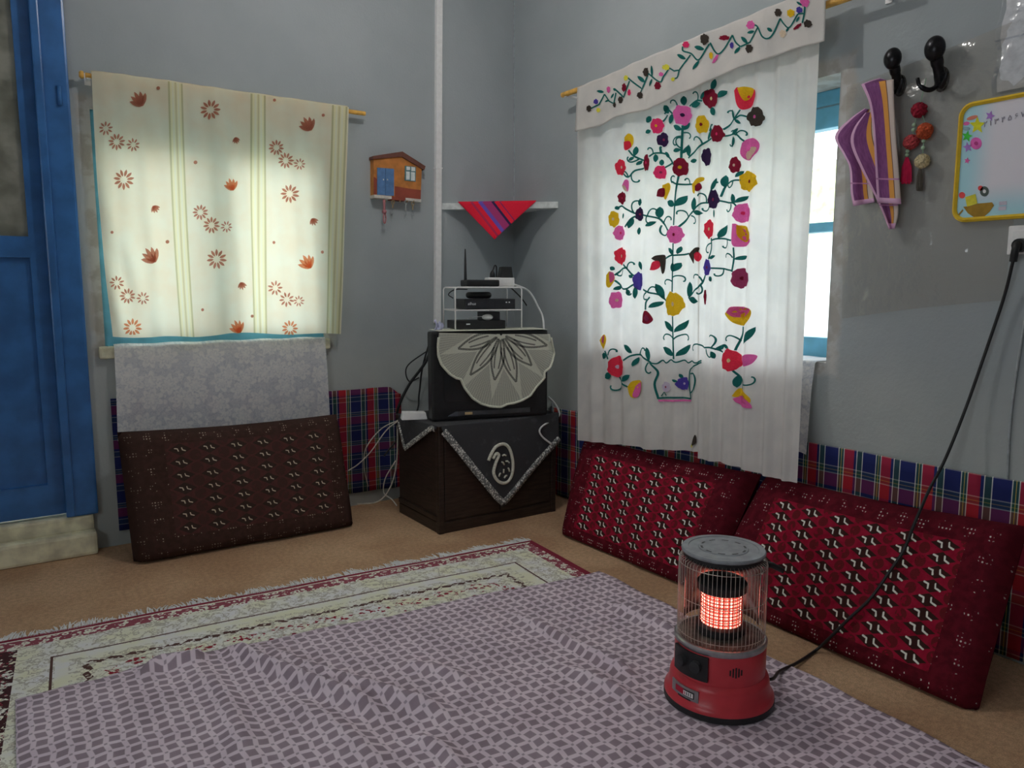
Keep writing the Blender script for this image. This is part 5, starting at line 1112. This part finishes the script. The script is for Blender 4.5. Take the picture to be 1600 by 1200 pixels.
def filmf(u, v):
    q = lerp(lerp(fc[0], fc[1], u), lerp(fc[3], fc[2], u), v); e = math.sin(PI*u)*math.sin(PI*v)
    w = .010*e*(1+.7*math.sin(9*u-3*v)) + .007*abs(math.sin(7*(u-v)))*(.15+e)*.7 + .005*abs(math.sin(5*(u+v)+1))
    return (XW-.004 - w, q[1], q[2] - .012*math.sin(PI*u)*(v-.5)*-1)
single('plastic_sheet', G().grid(filmf, 60, 60), M_film, 'clear plastic sheet stuck to the wall behind the towel', 'plastic sheet', smooth=True, fix=False)
pw = thing('plastic_pouch', 'clear plastic pouch with papers pinned to the wall above the writing board', 'pouch', (XW, 1.1, 1.82))
p0 = onX(1549,150,XW-.02); p1 = onX(1560,0,XW-.02)
def pouch(u, v, d=.0):
    Y = lerp(p0[1], .80, u); z = lerp(p0[2], 2.32, v); e = math.sin(PI*min(1,u*1.0))*math.sin(PI*v)
    return (XW-.012 - .014*e - .004*math.sin(u*11+v*7) - d, Y + .006*math.sin(v*21)*(1-u), z)
part('film', G().grid(pouch, 24, 40), M_film2, pw, smooth=True, fix=False)
part('paper', G().grid(lambda u, v: tuple(np.array(pouch(.03+.95*u, .02+.96*v)) + np.array([.006,0,0])), 8, 12), plain('pale_paper', C(196,200,208,.58), .6), pw, smooth=True)
part('printed_leaf', G().grid(lambda u, v: tuple(np.array(pouch(.12+.18*v+.05*u, .62+.14*v)) + np.array([.004,0,0])), 4, 6), plain('pale_green_print', C(150,186,150,.62), .6), pw)
part('seam', G().tube([tuple(np.array(pouch(u, .32)) + np.array([-.001,0,0])) for u in np.linspace(0,1,14)], .003, 5), M_film2, pw, smooth=True)
# socket, plug, heater cord, wall wire
so = thing('wall_socket', 'white wall socket under the writing board', 'socket', (XW, 1.09, 1.29)); s0 = onX(1573,396,XW-.01)
part('plate', G().box(XW-.012, XW+.001, s0[1]-.085, s0[1], s0[2]-.004, s0[2]+.085), M_white, so, bevel=.004)
part('inner_plate', G().box(XW-.016, XW-.01, s0[1]-.072, s0[1]-.013, s0[2]+.010, s0[2]+.070), M_white, so, bevel=.003)
single('wall_wire', G().tube(smooth_pts([tuple(onX(1612,440,XW-.006)), tuple(onX(1598,520,XW-.006)), tuple(onX(1584,610,XW-.006)), tuple(onX(1577,680,XW-.006)), tuple(onX(1574,742,XW-.006)), tuple(onX(1571,775,XW-.010))], 5), .004, 6), plain('grey_wire', C(128,134,136,.5), .6), 'thin grey wire running down the wall behind the tartan cloth', 'wire', smooth=True)

# ================================================================== HEATER
HX, HY, HZ = 1.666, 1.389, .021
he = thing('heater', 'red cylindrical heater with wire guard and glowing burner', 'heater', (HX, HY, HZ))
hc_ = (HX, HY, HZ)
M_hr = plain('red_enamel', C(152,42,50,.5), .34, spec=.45, noise=.06, scale=12); M_chr = plain('brushed_steel', (.42,.43,.44,1), .32, .85, noise=.08)
M_gry = plain('grey_lid_enamel', C(104,108,112,.5), .38, spec=.45, noise=.1, scale=30)
part('base_ring', G().lathe([(.150,.0), (.156,.004), (.156,.02), (.150,.026)], hc_, 48), M_black, he, smooth='auto')
part('base', G().lathe([(.150,.014), (.155,.020), (.155,.028), (.150,.036), (.142,.046), (.140,.075), (.136,.086), (.128,.094), (.10,.096)], hc_, 48), M_hr, he, smooth='auto')
part('body', G().lathe([(.10,.088), (.127,.09), (.128,.098), (.128,.178), (.126,.182), (.10,.183)], hc_, 48), M_hr, he, smooth='auto')
part('rim', G().lathe([(.10,.178), (.127,.178), (.130,.182), (.130,.192), (.126,.196), (.05,.196)], hc_, 48), M_chr, he, smooth='auto')
va = math.atan2(-HY, -HX)                                   # direction to the viewer
def hcyl(a, r, z): return (HX + r*math.cos(a), HY + r*math.sin(a), HZ + z)
def cylpatch(a0, a1, z0, z1, r, name, m, dep=.004, zs=None, k=14):
    g = G(); g.grid(lambda u, v: hcyl(lerp(a0, a1, u), r, lerp(z0, z1, v) if zs is None else zs(u, v)), k, 4)
    n0 = len(g.v); g.grid(lambda u, v: hcyl(lerp(a0, a1, u), r-dep, lerp(z0, z1, v) if zs is None else zs(u, v)), k, 4); W = k+1
    rim = [i for i in range(W)] + [j*W+k for j in range(1, 5)] + [4*W+i for i in range(k-1, -1, -1)] + [j*W for j in range(3, 0, -1)]
    g.f += [(rim[i], rim[(i+1)%len(rim)], n0+rim[(i+1)%len(rim)], n0+rim[i]) for i in range(len(rim))]
    return part(name, g, m, he, smooth='auto')
# viewer sees the left side of the heater at larger angles
cylpatch(va-1.12, va-.22, .106, .176, .137, 'control_panel', M_black, .012)
for a in (-.82, -.46):
    c0 = np.array(hcyl(va+a, .136, .145)); dr = np.array([math.cos(va+a), math.sin(va+a), 0])
    part('control_knob', G().tube([c0-dr*.002, c0+dr*.012, c0+dr*.014], [.017,.016,.010], 16), M_dark, he, smooth='auto')
cylpatch(va-1.080, va-0.370, .036, .076, .1445, 'label_plate', M_chr, .004)
M_lred = plain('label_red', C(150,20,46,.6), .4); M_lwh = plain('label_white', C(206,200,200,.65), .4)
cylpatch(va-0.930, va-0.690, .052, .068, .1458, 'label_flag', M_lred, .001)
cylpatch(va-0.710, va-0.460, .050, .068, .1458, 'label_pill', M_black, .001); cylpatch(va-0.700, va-0.475, .0525, .0655, .1464, 'label_field', M_lwh, .001)
for k in range(4): cylpatch(va-0.675+.047*k, va-0.660+.047*k, .0545, .0635, .1468, 'label_letter', M_lred if k == 0 else M_black, .001, k=2)
cylpatch(va-0.850, va-0.530, .041, .0445, .1458, 'label_line', M_black, .001)
# louvres: hexagonal group of slots on the right
for k in range(5):
    a = va + .36 + (k-2)*.062; hgt = (.016, .025, .030, .025, .016)[k]
    cylpatch(a-.016, a+.016, .139-hgt/2, .139+hgt/2, .1288, 'vent_slot', M_black, .002, k=2)
# burner
part('burner_pan', G().lathe([(.118,.197), (.10,.199), (.05,.205), (.02,.206)], hc_, 40), plain('sooty_metal', (.16,.15,.13,1), .6, .4, noise=.3, scale=25), he, smooth='auto')
part('burner_base', G().lathe([(.066,.203), (.070,.208), (.070,.226), (.060,.232), (.05,.233)], hc_, 32), M_black, he, smooth='auto')
t = T('glowing_ceramic'); (u, v, _), o = t.coord('UV'); du = ((u*26).fract()-.5); dv2 = ((v*11).fract()-.5); dd = (du*du+dv2*dv2).sqrt(); k_ = dd.step(.48, .22)
M_glow = t.end(t.shader('ShaderNodeEmission', Color=t.mix(k_, (1.0,.07,.045,1), (1.0,.36,.26,1)), Strength=k_*4.2 + 1.5))
ga = G().grid(lambda u, v: hcyl(va - .35 + u*2*PI, .056, lerp(.230, .328, v)), 48, 6); part('glow_element', ga, M_glow, he, smooth=True, fix=False)
g = G()
for k in range(40): a = 2*PI*k/40; g.tube([hcyl(a, .0585, .231), hcyl(a, .0585, .328)], .0010, 5)
for k in range(9): z = .231 + .012*k; g.tube([hcyl(a, .0585, z) for a in np.linspace(0, 2*PI, 41)], .0010, 5, False)
part('burner_mesh', g, plain('hot_wire', (.20,.05,.04,1), .5, .5), he)
part('burner_cap', G().lathe([(.05,.325), (.066,.326), (.070,.330), (.070,.350), (.064,.357), (.03,.364), (.012,.365)], hc_, 32), M_black, he, smooth='auto')
g = G(); g.grid(lambda u, v: hcyl(va + PI - 1.45 + u*2.9, .105, lerp(.225, .425, v)), 40, 8)
part('reflector', g, plain('bright_reflector', (.55,.53,.52,1), .22, .95, noise=.05), he, smooth=True, solid=.0015, fix=False)
g = G(); nw_ = 64
for k in range(nw_):
    a = 2*PI*k/nw_; g.tube([hcyl(a, .119, .194), hcyl(a, .1225, .21), hcyl(a, .1225, .408), hcyl(a, .120, .421), hcyl(a, .108, .428)], .0010, 5)
for z, r in ((.212,.1225), (.316,.1232), (.410,.1225)): g.tube([hcyl(a, r, z) for a in np.linspace(0, 2*PI, 65)], .0010, 5, False)
part('wire_guard', g, plain('guard_wire', C(160,156,148,.6), .35, .7), he, smooth=True, label='fine vertical wire guard')
part('lid_neck', G().lathe([(.05,.40), (.100,.418), (.108,.424), (.108,.438), (.05,.440)], hc_, 48), M_black, he, smooth='auto')
lidp = [(.05,.436), (.108,.437), (.116,.441), (.117,.446), (.114,.450), (.098,.451), (.096,.449), (.070,.449), (.068,.451), (.0,.452)]
lid = part('lid', G().lathe(lidp, hc_, 56), M_gry, he, smooth='auto')
for k in range(10):
    a = 2*PI*k/10; g = G(); g.grid(lambda u, v: hcyl(a-.16+u*.32, lerp(.058,.064,v), .4518), 8, 1); part('lid_slot', g, M_black, lid, fix=False)
rt = np.array([math.sin(va), -math.cos(va), 0])*-1.0; bk = -np.array([math.cos(va), math.sin(va), 0])
if rt @ _R < 0: rt = -rt
p0 = np.array(hc_) + rt*.105 + bk*.03 + np.array([0,0,.398])
part('carry_handle', G().tube([p0 + np.array([0,0,.005]), p0 + rt*.03 + np.array([0,0,.003]), p0 + rt*.062 + np.array([0,0,-.012])], [.009,.0085,.007], 10), M_black, he, smooth=True)

# power cord from the socket to the heater
pc = onX(1592, 383, XW-.03)
cbl = np.array(CU2['BL']); n2_ = N2
def onC(x, y, d=.012): return tuple(onP(x, y, cbl + n2_*(d), n2_))
cpts = [(XW-.045, pc[1]+.006, pc[2]-.045), tuple(onX(1570,460,XW-.03)), tuple(onX(1545,535,XW-.03)), tuple(onX(1510,635,XW-.05)), tuple(onX(1478,715,XW-.10)), tuple(onX(1452,765,2.50)), tuple(np.array(onC(1440,792,.022))), onC(1428,820,.024), onC(1412,860,.026), onC(1390,893,.028), onC(1360,935,.028), onC(1325,968,.026), onC(1298,995,.02), tuple(onZ(1275,1016,.009)), tuple(onZ(1245,1036,.012)), tuple(onZ(1218,1049,.03)), (1.775, 1.29, .085), (1.735, 1.325, .095)]
pcord = part('power_cord', G().tube(smooth_pts(cpts, 6), .0052, 8), M_black, he, smooth=True, label='black power cord running to the wall socket')
part('plug', G().tube([(XW-.014, pc[1], pc[2]), (XW-.035, pc[1], pc[2])], [.022,.02], 14).tube(smooth_pts([(XW-.036, pc[1], pc[2]+.004), (XW-.05, pc[1], pc[2]-.012), (XW-.045, pc[1]+.006, pc[2]-.05)], 5), .011, 10), M_black, pcord, smooth='auto')
